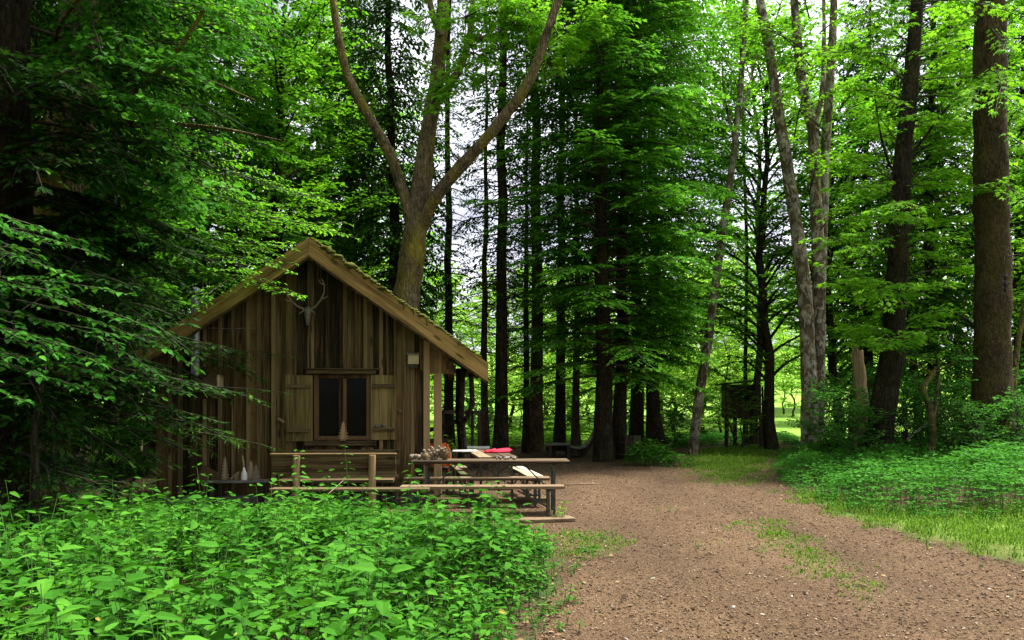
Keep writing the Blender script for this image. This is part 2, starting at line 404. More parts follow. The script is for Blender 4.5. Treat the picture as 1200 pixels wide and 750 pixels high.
PATH = [GP(*q) for q in [(600, 905), (605, 800), (618, 750), (632, 715), (655, 680), (668, 655), (640, 632), (560, 618), (480, 606), (400, 600), (430, 580), (520, 578), (545, 556),
        (585, 543), (640, 535), (720, 533), (800, 526), (850, 522), (905, 521.5), (926, 521), (920, 531), (903, 546), (912, 562), (935, 580), (985, 601), (1080, 633), (1200, 664), (1420, 720), (1500, 905)]]
GRASS_POLYS = [[GP(*q) for q in pl] for pl in (
    [(800, 545), (815, 530), (860, 522), (912, 523), (908, 536), (893, 552), (880, 566), (840, 569), (818, 556)],
    [(870, 617), (905, 612), (935, 625), (985, 660), (1020, 690), (1000, 700), (950, 672), (905, 640)],
    [(640, 632), (668, 622), (715, 626), (725, 640), (690, 650), (660, 655)],
    [(945, 580), (985, 586), (1040, 597), (1100, 606), (1200, 603), (1420, 603), (1420, 705), (1200, 652), (1080, 622), (985, 596)])]
def grassy(x, y):
    g = np.zeros(x.shape)
    for i, pl in enumerate(GRASS_POLYS):
        d = dist_poly(x, y, pl); ins = pip(x, y, pl)
        g = np.maximum(g, (.5 if i in (1, 2) else .95)*np.clip((.5 if i == 3 else .28)+np.where(ins, d, -d)/(.55 if i in (1, 2) else 1.0)+(.35 if i == 3 else .5)*snoise(x, y, 2.3, i)+.3*snoise(x, y, 6.1, i+2), 0, 1))
    return g

# ground
m, nt = newmat('forest_floor')
c = objcoord(nt); n1 = noise(nt, 1.2, c, 6, .65); n2 = noise(nt, 26, c, 5, .7); n3 = noise(nt, 70, c, 3, .6)
col = ramp(nt, n2, [(.3, (.02, .014, .008)), (.5, (.075, .046, .026)), (.72, (.17, .11, .06))])
col = mixc(nt, ramp(nt, n1, [(.5, (0, 0, 0)), (.62, (.8,)*3)]), col, ramp(nt, n3, [(.3, (.014, .04, .008)), (.7, (.05, .12, .02))]))
ga = nd(nt, 'ShaderNodeAttribute', attribute_name='meadow')
col = mixc(nt, ga.outputs['Fac'], col, ramp(nt, n2, [(.3, (.12, .26, .03)), (.7, (.26, .42, .06))]))
finish(nt, col, .95, math_(nt, 'ADD', n2, n3), .8, .04, .1); M['ground'] = m
xs = grid_lines(-260, 260, -9, 12, .25); ys = grid_lines(-120, 320, 1, 34, .3)
X, Y = np.meshgrid(xs, ys); Z = terrain(X, Y)
nx, ny = len(xs), len(ys)
def gridfaces(nx, ny):
    i, j = np.meshgrid(np.arange(nx-1), np.arange(ny-1)); a = (j*nx+i).ravel(); return np.stack([a, a+1, a+nx+1, a+nx], 1)
g = MB().add(np.stack([X, Y, Z], -1).reshape(-1, 3), gridfaces(nx, ny), .5, 0, True)
go = tag(g.build('ground', M['ground']), kind='structure')
a = go.data.attributes.new('meadow', 'FLOAT', 'POINT')
mead = np.clip((Y-33-3*snoise(X, Y, .2))/4, 0, 1)
mead = np.maximum(mead, .75*grassy(X, Y)*(Y < 31)*(X > 3)); a.data.foreach_set('value', mead.ravel().astype(np.float32))

# path of wood chips and fine gravel
m, nt = newmat('chip_path')
c = objcoord(nt); n1 = noise(nt, 1.1, c, 5, .6); n2 = noise(nt, 34, c, 5, .75); n3 = noise(nt, 110, c, 3, .7)
vo = nd(nt, 'ShaderNodeTexVoronoi', Scale=75.0); nt.links.new(c, vo.inputs['Vector'])
col = ramp(nt, n2, [(.28, (.034, .02, .01)), (.48, (.122, .074, .037)), (.72, (.27, .18, .105))])
vr = nd(nt, 'ShaderNodeSeparateColor'); nt.links.new(vo.outputs['Color'], vr.inputs[0]); col = mixc(nt, .55, col, ramp(nt, vr.outputs[0], [(0, (.45,)*3), (1, (1.35, 1.33, 1.3))]), 'MULTIPLY')
col = mixc(nt, ramp(nt, n3, [(.6, (0, 0, 0)), (.72, (.7,)*3)]), col, (.26, .2, .15))
col = mixc(nt, ramp(nt, n1, [(.35, (.0,)*3), (.7, (.65,)*3)]), col, (.095, .054, .03))
wl = noise(nt, .5, objcoord(nt, (1.6, .35, 1)), 3, .5); col = mixc(nt, .8, col, ramp(nt, wl, [(.35, (.72,)*3), (.65, (1.22,)*3)]), 'MULTIPLY')
ga = nd(nt, 'ShaderNodeAttribute', attribute_name='grassy')
gf = math_(nt, 'MULTIPLY', ga.outputs['Fac'], ramp(nt, n2, [(.35, (.25,)*3), (.6, (1, 1, 1))]))
col = mixc(nt, math_(nt, 'MULTIPLY', gf, .8), col, (.12, .17, .03))
finish(nt, col, .95, math_(nt, 'ADD', n2, math_(nt, 'MULTIPLY', vo.outputs['Distance'], .8)), .9, .03, .15); M['path'] = m
xs = np.arange(-4.6, 12.5, .07); ys = np.arange(3.3, 32, .07); X, Y = np.meshgrid(xs, ys)
pp = np.array(PATH); ins = pip(X, Y, pp); dd = dist_poly(X, Y, pp); sd = np.where(ins, dd, -dd)+.09*snoise(X, Y, 1.4)+.05*snoise(X, Y, 4.1, 1)+rng.uniform(-.05, .05, X.shape)
Z = terrain(X, Y)+.008+.003*rng.uniform(-1, 1, X.shape)
keep = sd > 0; f = gridfaces(len(xs), len(ys)); kf = keep.ravel()[f].all(1); f = f[kf]
used = np.unique(f); rem = np.full(X.size, -1); rem[used] = np.arange(len(used))
V = np.stack([X, Y, Z], -1).reshape(-1, 3)[used]
g = MB().add(V, rem[f], .5, 0, True)
po = tag(g.build('path', M['path']), kind='structure')
a = po.data.attributes.new('grassy', 'FLOAT', 'POINT'); a.data.foreach_set('value', grassy(V[:, 0], V[:, 1]).astype(np.float32))

# loose chips and small stones lying on the path
m, nt = newmat('loose_chips'); v = varattr(nt)
finish(nt, ramp(nt, v, [(0, (.025, .014, .008)), (.35, (.095, .055, .03)), (.7, (.19, .125, .075)), (.93, (.29, .23, .165)), (1, (.42, .38, .32))]), .9); M['chips'] = m
N = 130000; y = 4.0+16*rng.random(N)**1.7; x = rng.uniform(-3.5, 11, N)
k = pip(x, y, pp) & (rng.random(N) > grassy(x, y)*.8); x, y = x[k], y[k]; N = len(x); z = terrain(x, y)+.016
L = np.clip(rng.lognormal(math.log(.014), .4, N), .005, .04); ang = rng.uniform(0, 2*np.pi, N)
d = np.stack([np.cos(ang), np.sin(ang), rng.normal(0, .25, N)], 1); n = UP+rng.normal(0, .35, (N, 3))
T_CHIP = (np.array([[-.5, -.5, 0], [.5, -.4, 0], [.55, .4, 0], [-.45, .5, 0], [-.4, -.4, .5], [.42, -.35, .42], [.4, .35, .5], [-.38, .4, .42]]),
          np.array([[4, 5, 6], [4, 6, 7], [0, 1, 5], [0, 5, 4], [1, 2, 6], [1, 6, 5], [2, 3, 7], [2, 7, 6], [3, 0, 4], [3, 4, 7]]))
g = MB(); place(g, np.stack([x, y, z-.003], 1), d, n, L, L*rng.uniform(.25, .6, N), T_CHIP, np.clip(rng.normal(.45, .24, N), 0, 1))
tag(g.build('wood_chips', M['chips']), 'reddish brown wood chips and pale gravel bits strewn over the path', 'wood chips', kind='stuff')
# ------------------------------------------------------------------ the cabin (local frame: x along the front, y back, z up)
CA = math.radians(4.0); CY = 12.5; CX = (400-600)/FPX*CY; CZ = 0.0
cabin = empty('log_cabin', (CX, CY, CZ), 'weathered brown board and batten cabin with mossy roof and open shutters', 'cabin', rot=CA)
cabin.name = 'wooden_cabin'
def Fc(px, py, d=0.0):
    """photo pixel on the plane d metres behind the cabin's front -> local (u, z)"""
    k = (px-600)/FPX; c, s = math.cos(CA), math.sin(CA)
    u = (k*(CY+d*c)-CX+d*s)/(c-k*s)
    Yw = CY+u*s+d*c
    return u, CH-(py-HY)/FPX*Yw-CZ
def Wd(u, d, z):
    c, s = math.cos(CA), math.sin(CA); return np.array([CX+u*c-d*s, CY+u*s+d*c, z+CZ])
OH = -.38                                            # front overhang of the roof
ua, za = Fc(362, 280, OH); ul, zl = Fc(160, 412, OH); ur, zr = Fc(572, 427, OH)
sl = (za-zl)/(ua-ul); sr = (za-zr)/(ur-ua)
def roofz(u): return np.where(u < ua, za-sl*(ua-u), za-sr*(u-ua))
uL = Fc(183, 500)[0]; uR = Fc(483, 500)[0]; uP = Fc(527, 440)[0]; zP = Fc(500, 437)[1]; DEEP = 5.2
# window opening
wu0 = Fc(368, 480)[0]; wu1 = Fc(435, 480)[0]; wz0 = Fc(400, 515.5)[1]; wz1 = Fc(400, 439)[1]
wall = MB(); bt = MB()
def board(mb, u0, u1, z0, z1a, z1b, d, th, var, mat=0):
    v = np.array([[u0, d, z0], [u1, d, z0], [u1, d, z1b], [u0, d, z1a], [u0, d+th, z0], [u1, d+th, z0], [u1, d+th, z1b], [u0, d+th, z1a]])
    mb.add(v, [[0, 1, 2, 3], [5, 4, 7, 6], [4, 0, 3, 7], [1, 5, 6, 2], [3, 2, 6, 7], [4, 5, 1, 0]], var, mat)
u = uL
while u < uP-.02:
    w = rng.uniform(.15, .25); u1 = min(u+w, uP)
    if u < uR < u1: u1 = uR
    if u < wu0 < u1: u1 = wu0
    if u < wu1 < u1: u1 = wu1
    zt0, zt1 = float(roofz(u))-.1, float(roofz(u1))-.1; z0 = .12+rng.uniform(-.02, .02) if u < uR-.01 else zP+rng.uniform(-.02, .02)
    dj = rng.uniform(-.004, .004); vv = float(np.clip(rng.normal(.5, .27), 0, 1))
    if wu0-.01 <= u and u1 <= wu1+.01:
        board(wall, u, u1, z0, wz0, wz0, dj, .024, vv); board(wall, u, u1, wz1, zt0, zt1, dj, .024, float(rng.random()))
    else: board(wall, u, u1-.014, z0, zt0, zt1, dj, .024, vv)
    if u1 < uP-.03:
        b = .026+rng.uniform(-.005, .006); zt = float(roofz(u1))-.12; dv = float(np.clip(rng.normal(.55, .25), 0, 1))
        segs = [(z0, wz0-.12), (wz1+.09, zt)] if wu0-.12 < u1 < wu1+.12 else [(z0+rng.uniform(0, .05), zt)]
        for s0, s1 in segs:
            s1 = min(s1, zt); uo = u1-.007+rng.choice([-1, 1])*rng.uniform(.012, .022)
            board(bt, uo-b, uo+b, s0, s1, s1, -.04, .034, dv)
    u = u1
# sill board line at the bottom of the front and gable boards over the porch
wall.build('front_wall', M['wall'], cabin); bt.build('battens', M['batten'], cabin)
side = MB()
for (uu, y0, y1) in ((uL, .03, DEEP), (uR, .03, DEEP)):
    y = y0
    while y < y1:
        yy = min(y+rng.uniform(.17, .24), y1); vv = float(rng.random()); zt = float(roofz(uu))-.14
        box(side, (uu+(.012 if uu == uL else -.012), (y+yy)/2, (.12+zt)/2), (.024, yy-y-.004, zt-.12), None, vv); y = yy
u = uL
while u < uR:
    u1 = min(u+.22, uR); zt = float(min(roofz(u), roofz(u1)))-.14
    box(side, ((u+u1)/2, DEEP, (.12+zt)/2), (u1-u-.004, .024, zt-.12), None, float(rng.random())); u = u1
side.build('side_walls', M['wall'], cabin)
b = MB(); box(b, ((uL+uR)/2, DEEP/2, .06), (uR-uL-.04, DEEP-.04, .2)); b.build('foundation', M['stone'], cabin)
b = MB(); box(b, ((uL+uR)/2, DEEP/2+.2, .9), (uR-uL-.3, .02, 1.7)); box(b, ((uL+uR)/2, DEEP/2, .19), (uR-uL-.1, DEEP-.1, .04)); b.build('interior', M['inside'], cabin)  # dark panel and floor paint the unlit room behind the board gaps
# roof: two slabs, boarded underneath
def slab(u0, u1, y0, y1, dz0, dz1, mb, var=.5):
    v = [[q, y, float(roofz(q))+dz] for y in (y0, y1) for q in (u0, u1) for dz in (dz0, dz1)]
    mb.add(v, [[0, 2, 3, 1], [4, 5, 7, 6], [0, 4, 6, 2], [1, 3, 7, 5], [0, 1, 5, 4], [2, 6, 7, 3]], var)
rf = MB(); slab(ul, ua, OH+.03, DEEP+.4, -.02, .03, rf); slab(ua, ur, OH+.03, DEEP+.4, -.02, .03, rf)
roof = rf.build('roof', M['roofmat'], cabin)
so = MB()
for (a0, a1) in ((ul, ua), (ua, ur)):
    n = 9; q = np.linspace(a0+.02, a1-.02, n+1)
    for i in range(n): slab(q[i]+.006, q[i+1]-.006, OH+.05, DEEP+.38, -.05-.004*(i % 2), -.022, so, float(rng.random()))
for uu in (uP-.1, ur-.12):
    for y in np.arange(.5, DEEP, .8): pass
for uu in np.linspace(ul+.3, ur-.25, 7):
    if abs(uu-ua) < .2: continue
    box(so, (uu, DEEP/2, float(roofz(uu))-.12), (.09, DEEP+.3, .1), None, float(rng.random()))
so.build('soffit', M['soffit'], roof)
# bargeboards
def barge(u0, u1, th):
    mb = MB(); v = []
    for y in (OH-.03, OH+.02):
        v += [[u0, y, float(roofz(u0))+.015], [u1, y, float(roofz(u1))+.015], [u1, y, float(roofz(u1))-th], [u0, y, float(roofz(u0))-th]]
    mb.add(v, [[0, 1, 2, 3], [4, 7, 6, 5], [0, 4, 5, 1], [1, 5, 6, 2], [2, 6, 7, 3], [3, 7, 4, 0]], .55)
    return mb
thL = .27; thR = .27
for (u0, u1, th) in ((ul, ua-.002, thL), (ua+.002, ur, thR)):
    o = barge(u0, u1, th).build('bargeboard', M['fascia'], cabin)
    # a dark trim lath under each board
    mb = MB(); v0 = np.array([u0, OH-.0, float(roofz(u0))-th-.02]); v1 = np.array([u1, OH, float(roofz(u1))-th-.02]); beam(mb, v0, v1, .035, .03, .3); lath = mb.build('trim_lath', M['soffit'], o)
    from mathutils import Matrix
    an_ = -math.atan(sl) if u1 <= ua else math.atan(sr)      # turn each board's own axes along its slope so that the grain runs with it
    for q_ in (o, lath): q_.data.transform(Matrix.Rotation(-an_, 4, 'Y'))
    o.rotation_euler = (0, an_, 0)
# top edge: dark roofing lip with moss cushions along the right slope
mo = MB()
ico = np.array([[math.cos(a)*math.sin(p), math.sin(a)*math.sin(p), math.cos(p)] for p in np.linspace(.15, np.pi-.15, 5) for a in np.linspace(0, 2*np.pi, 8, endpoint=False)])
icf = np.array([[i*8+j, i*8+(j+1) % 8, (i+1)*8+(j+1) % 8, (i+1)*8+j] for i in range(4) for j in range(8)])
for k in range(520):
    t = rng.random()**.9; right = k < 450
    uu = ua+.02+(ur-ua-.1)*t if right else ul+(ua-ul)*rng.random(); r = rng.lognormal(math.log(.021), .4)*(1.15-.5*t if right else .6)
    y = OH+rng.uniform(-.035, .12) if k % 3 else rng.uniform(OH, 1.5)
    v = ico*np.array([r*1.7, r*1.5, r*.75])*(1+.25*rng.normal(size=(len(ico), 1)).clip(-1, 1)); mo.add(v+np.array([uu, y, float(roofz(uu))+.032]), icf, rng.random(), 0, True)
for k in range(9):     # hanging moss tufts
    uu = ua+(ur-ua)*rng.random(); ln = rng.uniform(.04, .12)
    tube(mo, [[uu, OH-.035, float(roofz(uu))+.03], [uu+.01, OH-.045, float(roofz(uu))-ln*.5], [uu, OH-.04, float(roofz(uu))-ln]], [.016, .01, .003], 5)
tag(mo.build('moss', M['moss'], roof), kind='stuff')
# window
win = MB(); du = .075
cu = (wu0+wu1)/2; cz = (wz0+wz1)/2; ww = wu1-wu0; wh = wz1-wz0
for uu in (wu0+du/2, wu1-du/2): box(win, (uu, .01, cz), (du, .06, wh), None, rng.random())
for zz in (wz0+.03, wz1-.03): box(win, (cu, .01, zz), (ww-2*du-.002, .055, .06), None, rng.random())
for s in (-1, 1): box(win, (cu+s*.033, .012, cz), (.058, .05, wh-.122), None, rng.random())
window = win.build('window', M['frame'], cabin, bevel=.004)
g = MB(); box(g, (cu, .04, cz), (ww-.06, .006, wh-.06)); g.build('pane', M['glass'], window)
l0, lz = Fc(360, 436); l1, _ = Fc(441, 436)
b = MB(); box(b, ((l0+l1)/2, -.035, lz), (l1-l0, .09, .065), None, .55, 0, .006); box(b, ((l0+l1)/2, -.05, lz+.045), (l1-l0+.12, .12, .025), None, .3, 0, .004); b.build('lintel', M['beamx'], window, bevel=.005)
s0, sz = Fc(358, 519.5); s1, _ = Fc(441, 520)
b = MB(); box(b, ((s0+s1)/2, -.04, sz), (s1-s0, .1, .085), None, .35, 0, .006); b.build('sill', M['beamx'], window, bevel=.005)
for (p0, p1, q0, q1) in ((334.5, 366.5, 439.5, 517), (434.5, 465, 439.5, 515.3)):
    a0, t1 = Fc(p0, q0, -.04); a1, t0 = Fc(p1, q1, -.04); sh = MB(); w = (a1-a0)/3
    for i in range(3): box(sh, (a0+w*(i+.5), -.045, (t0+t1)/2), (w-.004, .025, t1-t0+rng.uniform(-.01, .01)), None, rng.uniform(.35, .65))
    o = sh.build('shutter', M['shutter'], cabin)
    for zz in (t1-.17*(t1-t0), t0+.165*(t1-t0)):
        b = MB(); box(b, ((a0+a1)/2, -.075, zz), (a1-a0-.06, .035, .055), None, .6, 0, .003); b.build('ledge', M['beamx'], o, bevel=.004)
for (px, py, an) in ((329.5, 492.5, -.6), (467, 480, -.6)):
    a0, t0 = Fc(px, py, -.04); b = MB(); box(b, (a0, -.05, t0), (.12, .03, .035), ry(-an), .8); b.build('shutter_stay', M['batten'], cabin)
# porch posts, porch beam, crooked rear post and brace
for px, d, w in ((500, .02, .1), (513, .06, .125)):
    u0 = Fc(px, 500, d)[0]; b = MB(); box(b, (u0, d, (float(roofz(u0))-.14+.05)/2), (w, w, float(roofz(u0))-.2), None, rng.random()); b.build('post', M['post'], cabin, bevel=.008)
u0 = Fc(490, 500)[0]; b = MB(); box(b, (u0, .03, 1.1), (.12, .1, 2.1), None, .3); b.build('door_jamb', M['wall'], cabin)
b = MB(); box(b, ((uR+uP)/2+.05, .06, zP+.06), (uP-uR+.1, .1, .14), None, .4); box(b, (uP, DEEP/2, zP+.12), (.12, DEEP, .14), None, .5); b.build('porch_beam', M['soffit'], cabin)
u0 = Fc(540, 500, 3.6)[0]
b = MB(); tube(b, [[u0+.02, 3.6, .0], [u0+.04, 3.6, .7], [u0-.02, 3.6, 1.4], [u0, 3.6, float(roofz(ur))+.12]], [.11, .1, .09, .095], 9, .5, 0, True, .08)
tube(b, [[u0, 3.6, 1.15], [u0+.16, 3.5, 1.35], [u0+.23, 3.4, 1.6], [u0+.2, 3.3, float(roofz(ur))+.1]], [.05, .06, .055, .05], 7, .5, 0, True, .1)
tube(b, [[u0, 3.6, 1.25], [u0-.4, 3.6, 1.1], [u0-.8, 3.55, 1.0]], [.05, .045, .04], 7, .5, 0, True, .1); b.build('crooked_post', M['bark_dark'], cabin)
# small pale box fixed by the porch corner
def Wf(px, py, d): u, z = Fc(px, py, d); return Wd(u, d, z)
c0 = Wf(484.5, 421, -.08); t = empty('nest_box', c0, 'small pale square box fixed to the gable boards above the porch', 'box', rot=CA)
b = MB(); box(b, (0, 0, 0), (.17, .13, .16), None, .5); b.build('case', M['cream'], t, bevel=.006); b = MB(); box(b, (0, -.01, .09), (.21, .19, .02), rx(.12), .5); b.build('lid', M['greywood'], t)
b = MB(); box(b, (0, .0, -.115), (.15, .1, .06), None, .3); b.build('bracket', M['darktimber'], t)
# stove pipe and its vent box: fixed to the cabin
u0, z0 = Fc(229, 449, -.2); zt = Fc(228, 348, -.2)[1]
b = MB(); tube(b, [[u0, -.2, z0+.1], [u0, -.2, zt]], .065, 14); pipe = b.build('stove_pipe', M['zinc'], cabin)
b = MB(); tube(b, [[u0, -.2, zt+.06], [u0, -.2, zt+.1], [u0, -.2, zt+.16]], [.13, .13, .01], 14); tube(b, [[u0, -.2, zt-.01], [u0, -.2, zt+.07]], .02, 6); b.build('rain_cap', M['zinc'], pipe)
b = MB(); th = np.linspace(0, np.pi/2, 7); tube(b, [[u0+.16*(1-math.cos(x)), -.2, z0+.1-.14*math.sin(x)] for x in th]+[[u0+.3, -.2, z0-.04]], .07, 12); b.build('elbow', M['rust'], pipe)
ub, zb = Fc(248, 450, -.12); b = MB(); box(b, (ub-.03, -.12, zb), (.32, .24, .25), None, .5); vb = b.build('vent_box', M['rust'], cabin, bevel=.02)
b = MB(); box(b, (ub+.13, -.12, zb), (.05, .28, .29), None, .5); b.build('flange', M['cream'], vb, bevel=.02)
b = MB(); box(b, (ub+.05, -.03, zb+.02), (.5, .022, .5), None, .4); b.build('backing_board', M['wall'], vb)
b = MB(); x0, zz0 = Fc(232, 384, -.03); x1 = Fc(300, 384, -.03)[0]; tube(b, [[x0, -.035, zz0], [(x0+x1)/2, -.03, zz0-.01], [x1, -.035, zz0]], .005, 5); b.build('wire', M['zinc'], cabin)
# stag skull with antlers
c0 = Wf(361, 368, -.1); t = empty('antler_trophy', c0, 'bleached stag skull with branching antlers hung on the gable boards', 'trophy', rot=CA)
b = MB(); tube(b, [[0, .05, .07], [0, .0, .075], [0, -.03, .03], [0, -.045, -.05], [0, -.05, -.13], [0, -.045, -.19], [0, -.04, -.21]], [.035, .07, .072, .055, .04, .032, .015], 10, .5, 0, True, .06); b.build('skull', M['bone'], t)
for s, pts in ((-1, [(0, .08), (-.11, .12), (-.21, .2), (-.29, .32), (-.3, .42)]), (1, [(0, .08), (.1, .13), (.21, .26), (.27, .38), (.28, .5), (.24, .6)])):
    b = MB(); w = [np.array([s*.05+x*1.0, -.02-.05*i, z]) for i, (x, z) in enumerate(pts)]
    tube(b, w, np.linspace(.022, .009, len(w)), 7, .5, 0, True, .08)
    tube(b, [w[0], w[0]+[s*.06, -.05, -.06], w[0]+[s*.1, -.08, -.09]], [.015, .011, .004], 6)
    k = 2; tube(b, [w[k], w[k]+[s*.08, -.05, .02], w[k]+[s*.13, -.07, .05]], [.014, .01, .003], 6)
    k = len(w)-2; tube(b, [w[k], w[k]+[-s*.07, -.04, .03], w[k]+[-s*.09, -.05, .1]], [.012, .009, .003], 6)
    b.build('antler', M['antler'], t)
t.scale = (.86, .86, .86)
# ------------------------------------------------------------------ toys on the wall shelf and in the window
def firtoy(name, loc, h, w, label, thick=.012, tiers=7, rot=0.0, mat='toywood', cat='ornament', group=None):
    t = empty(name, loc, label, cat, group, rot)
    pts = []
    for i in range(tiers):
        z = h*(.08+.9*i/tiers); r = w/2*(1-i/tiers)+.012; pts += [(r, z), (r*.38, z+h*.9/tiers*.55)]
    pts.append((0, h)); poly = [(x, 0, z) for x, z in pts]+[(-x, 0, z) for x, z in pts[-2::-1]]
    b = MB(); c = np.array(poly)
    n = len(c)//2
    # strips between left and right outline keep the jagged shape flat and solid
    for i in range(n):
        a, d = c[i], c[-1-i]; a2, d2 = c[i+1], c[-2-i] if i < n-1 else c[n]
        q = np.array([a, a2, d2, d]); v = np.vstack([q, q+[0, thick, 0]]); b.add(v, [[0, 1, 2, 3], [4, 7, 6, 5], [0, 4, 5, 1], [2, 6, 7, 3]], .5)
    b.build('cutout', M[mat], t); b = MB(); box(b, (0, thick/2, h*.03), (w*.5, .06, h*.06)); b.build('stand', M[mat], t); return t
su0, szz = Fc(262, 563, -.25); su1 = Fc(307, 563, -.25)[0]
sc = Wd((su0+su1)/2-.1, -.2, szz-.02)
t = empty('shelf_bench', (sc[0], sc[1], 0), 'low dark plank shelf against the boards holding carved wooden trees', 'shelf', rot=CA)
b = MB(); box(b, (0, 0, sc[2]), (su1-su0+.35, .26, .035), None, .4); b.build('plank', M['greywood'], t, bevel=.004)
for s in (-1, 1):
    b = MB(); box(b, (s*.36, 0, sc[2]/2), (.05, .2, sc[2]-.04), None, .4); b.build('leg', M['darktimber'], t)
zs = sc[2]+.02
def SH(px): u = Fc(px, 560, -.2)[0]; return Wd(u, -.2, zs)
firtoy('carved_tree', SH(263.5), .36, .13, 'tall toothed wooden tree cutout at the shelf end near the spruce boughs', tiers=7)
firtoy('carved_tree', SH(294), .3, .2, 'wide many-tiered wooden tree cutout beside the white bottle', tiers=6)
firtoy('carved_tree', SH(301)+np.array([0, -.05, 0]), .24, .17, 'short dark wooden tree cutout at the shelf end near the bench', tiers=6, mat='driftwood')
t = empty('wooden_sled', SH(275.5), 'small slanted wooden model house leaning on the shelf', 'ornament', rot=CA)
b = MB(); box(b, (0, 0, .07), (.16, .06, .03), ry(-.7), .6); b.build('ramp', M['toywood'], t); b = MB(); box(b, (.03, 0, .045), (.07, .05, .09), None, .4); b.build('support', M['toywood'], t)
t = empty('white_bottle', SH(286), 'slender white bottle with a tall neck among the carved trees', 'bottle', rot=CA)
b = MB(); tube(b, [[0, 0, 0], [0, 0, .02], [0, 0, .1], [0, 0, .15], [-.005, 0, .2]], [.045, .05, .045, .022, .016], 12); b.build('body', M['white'], t); b = MB(); tube(b, [[-.005, 0, .2], [-.015, 0, .3], [-.025, 0, .38]], [.018, .02, .008], 8); b.build('neck', M['toywood'], t)
t = empty('tilted_plank', SH(243)+np.array([0, .0, -.05]), 'rusty brown board leaning on the wall at the shelf', 'board', rot=CA)
b = MB(); box(b, (0, .02, .1), (.28, .02, .26), ry(.5), .7); b.build('panel', M['frame'], t)
u0, z0 = Fc(402.5, 513, -.04); firtoy('window_tree', Wd(u0, -.045, wz0+.0), .31, .19, 'small toothed wooden tree standing before the window mullion', tiers=6, rot=CA, mat='post')
bpy.data.objects['window_tree'].location = Wd(u0, -.06, sz+.045)
u0, z0 = Fc(445, 497, -.1); b = MB(); 
for k in range(8): v = ico*np.array([.035, .03, .028]); b.add(v+[rng.uniform(-.07, .07), rng.uniform(-.01, .01), rng.uniform(0, .03)], icf, .5, 0, True)
o = b.build('pale_stone_row', M['bone'], None, origin=(0, 0, 0), loc=Wd(u0-.0, -.085, Fc(449, 500, -.08)[1]-.0)); o.name = 'pale_fungus'; tag(o, 'pale lumpy dried fungus resting on the shutter ledge', 'fungus')

# ------------------------------------------------------------------ beer tables and benches
def trestle(mb, x, half, h, r=.015):
    for s in (-1, 1): beam(mb, (x, s*half, 0), (x, s*half*.92, h), .036, .036, .5)
    beam(mb, (x, -half, h*.35), (x, half, h*.35), .025, .025, .5); beam(mb, (x, -half*.92, h-.03), (x, half*.92, h-.03), .03, .03, .5)
def braces(mb, x, half, h, inn):
    for s in (-1, 1): tube(mb, [[x, s*half*.6, h*.4], [x+inn, s*half*.3, h-.02]], .008, 6)
    tube(mb, [[x, -half*.9, h*.42], [x, half*.9, h*.9]], .007, 6); tube(mb, [[x, half*.9, h*.42], [x, -half*.9, h*.9]], .007, 6)
def beer_set(kind, loc, rot, length, width, h, topmat, label, group):
    t = empty(kind, loc, label, 'table' if 'table' in kind else 'bench', group, rot)
    b = MB(); n = 3 if width > .4 else 2
    for i in range(n): box(b, (0, (i-(n-1)/2)*width/n, h-.02), (length, width/n-.003, .04), None, rng.random(), 0, .002)
    b.build('tabletop' if 'table' in kind else 'seat', M[topmat], t, bevel=.004)
    for s in (-1, 1):
        b = MB(); box(b, (s*(length/2-.22), 0, h-.053), (.06, width*.95, .026), None, .5); b.build('batten', M['darktimber'], t)
    for s in (-1, 1):
        b = MB(); x = s*(length/2-.22); trestle(b, x, width*.42, h-.055); braces(b, x, width*.42, h-.05, -s*.42); b.build('trestle_leg', M['metal'], t)
    return t
BG = 'folding tables and benches beside the cabin'
def yt(py, h): return (CH-h)*FPX/(py-HY)
beer_set('beer_table', (-.31, 11.3, 0), 0.02, 2.24, .52, .77, 'table', 'long folding table with dried bits on its end by the porch posts', BG)
beer_set('beer_bench', (-.4, 10.72, 0), 0.02, 2.22, .25, .46, 'benchmid', 'long brown bench before the long table, right end clear of the nettles', BG)
beer_set('beer_bench', (-.53, 11.95, 0), 0.02, 2.2, .25, .46, 'table', 'long bench standing behind the long table with its end at the pale bench', BG)
beer_set('beer_bench', (-2.15, 10.5, 0), -0.01, 2.1, .25, .45, 'benchdark', 'dark low bench half hidden by nettles under the wall bench backrest', BG)
a0 = np.array([.08, 13.9]); a1 = np.array([.35, 12.15]); ctr = (a0+a1)/2; an = math.atan2(*(a0-a1)[::-1])-math.pi/2
beer_set('beer_bench', (ctr[0], ctr[1], 0), an+math.pi/2, 1.9, .25, .47, 'benchpale', 'pale bleached bench set crosswise to the right of the red cloth table', BG)
beer_set('beer_bench', (-.84, 13.45, 0), an+math.pi/2, 1.75, .25, .46, 'tabley', 'short brown bench set crosswise between porch posts and red cloth table', BG)
tb = beer_set('beer_table', (-.36, 12.95, 0), an+math.pi/2, 2.0, .6, .77, 'table', 'crosswise folding table carrying the red cloth behind the long table', BG)
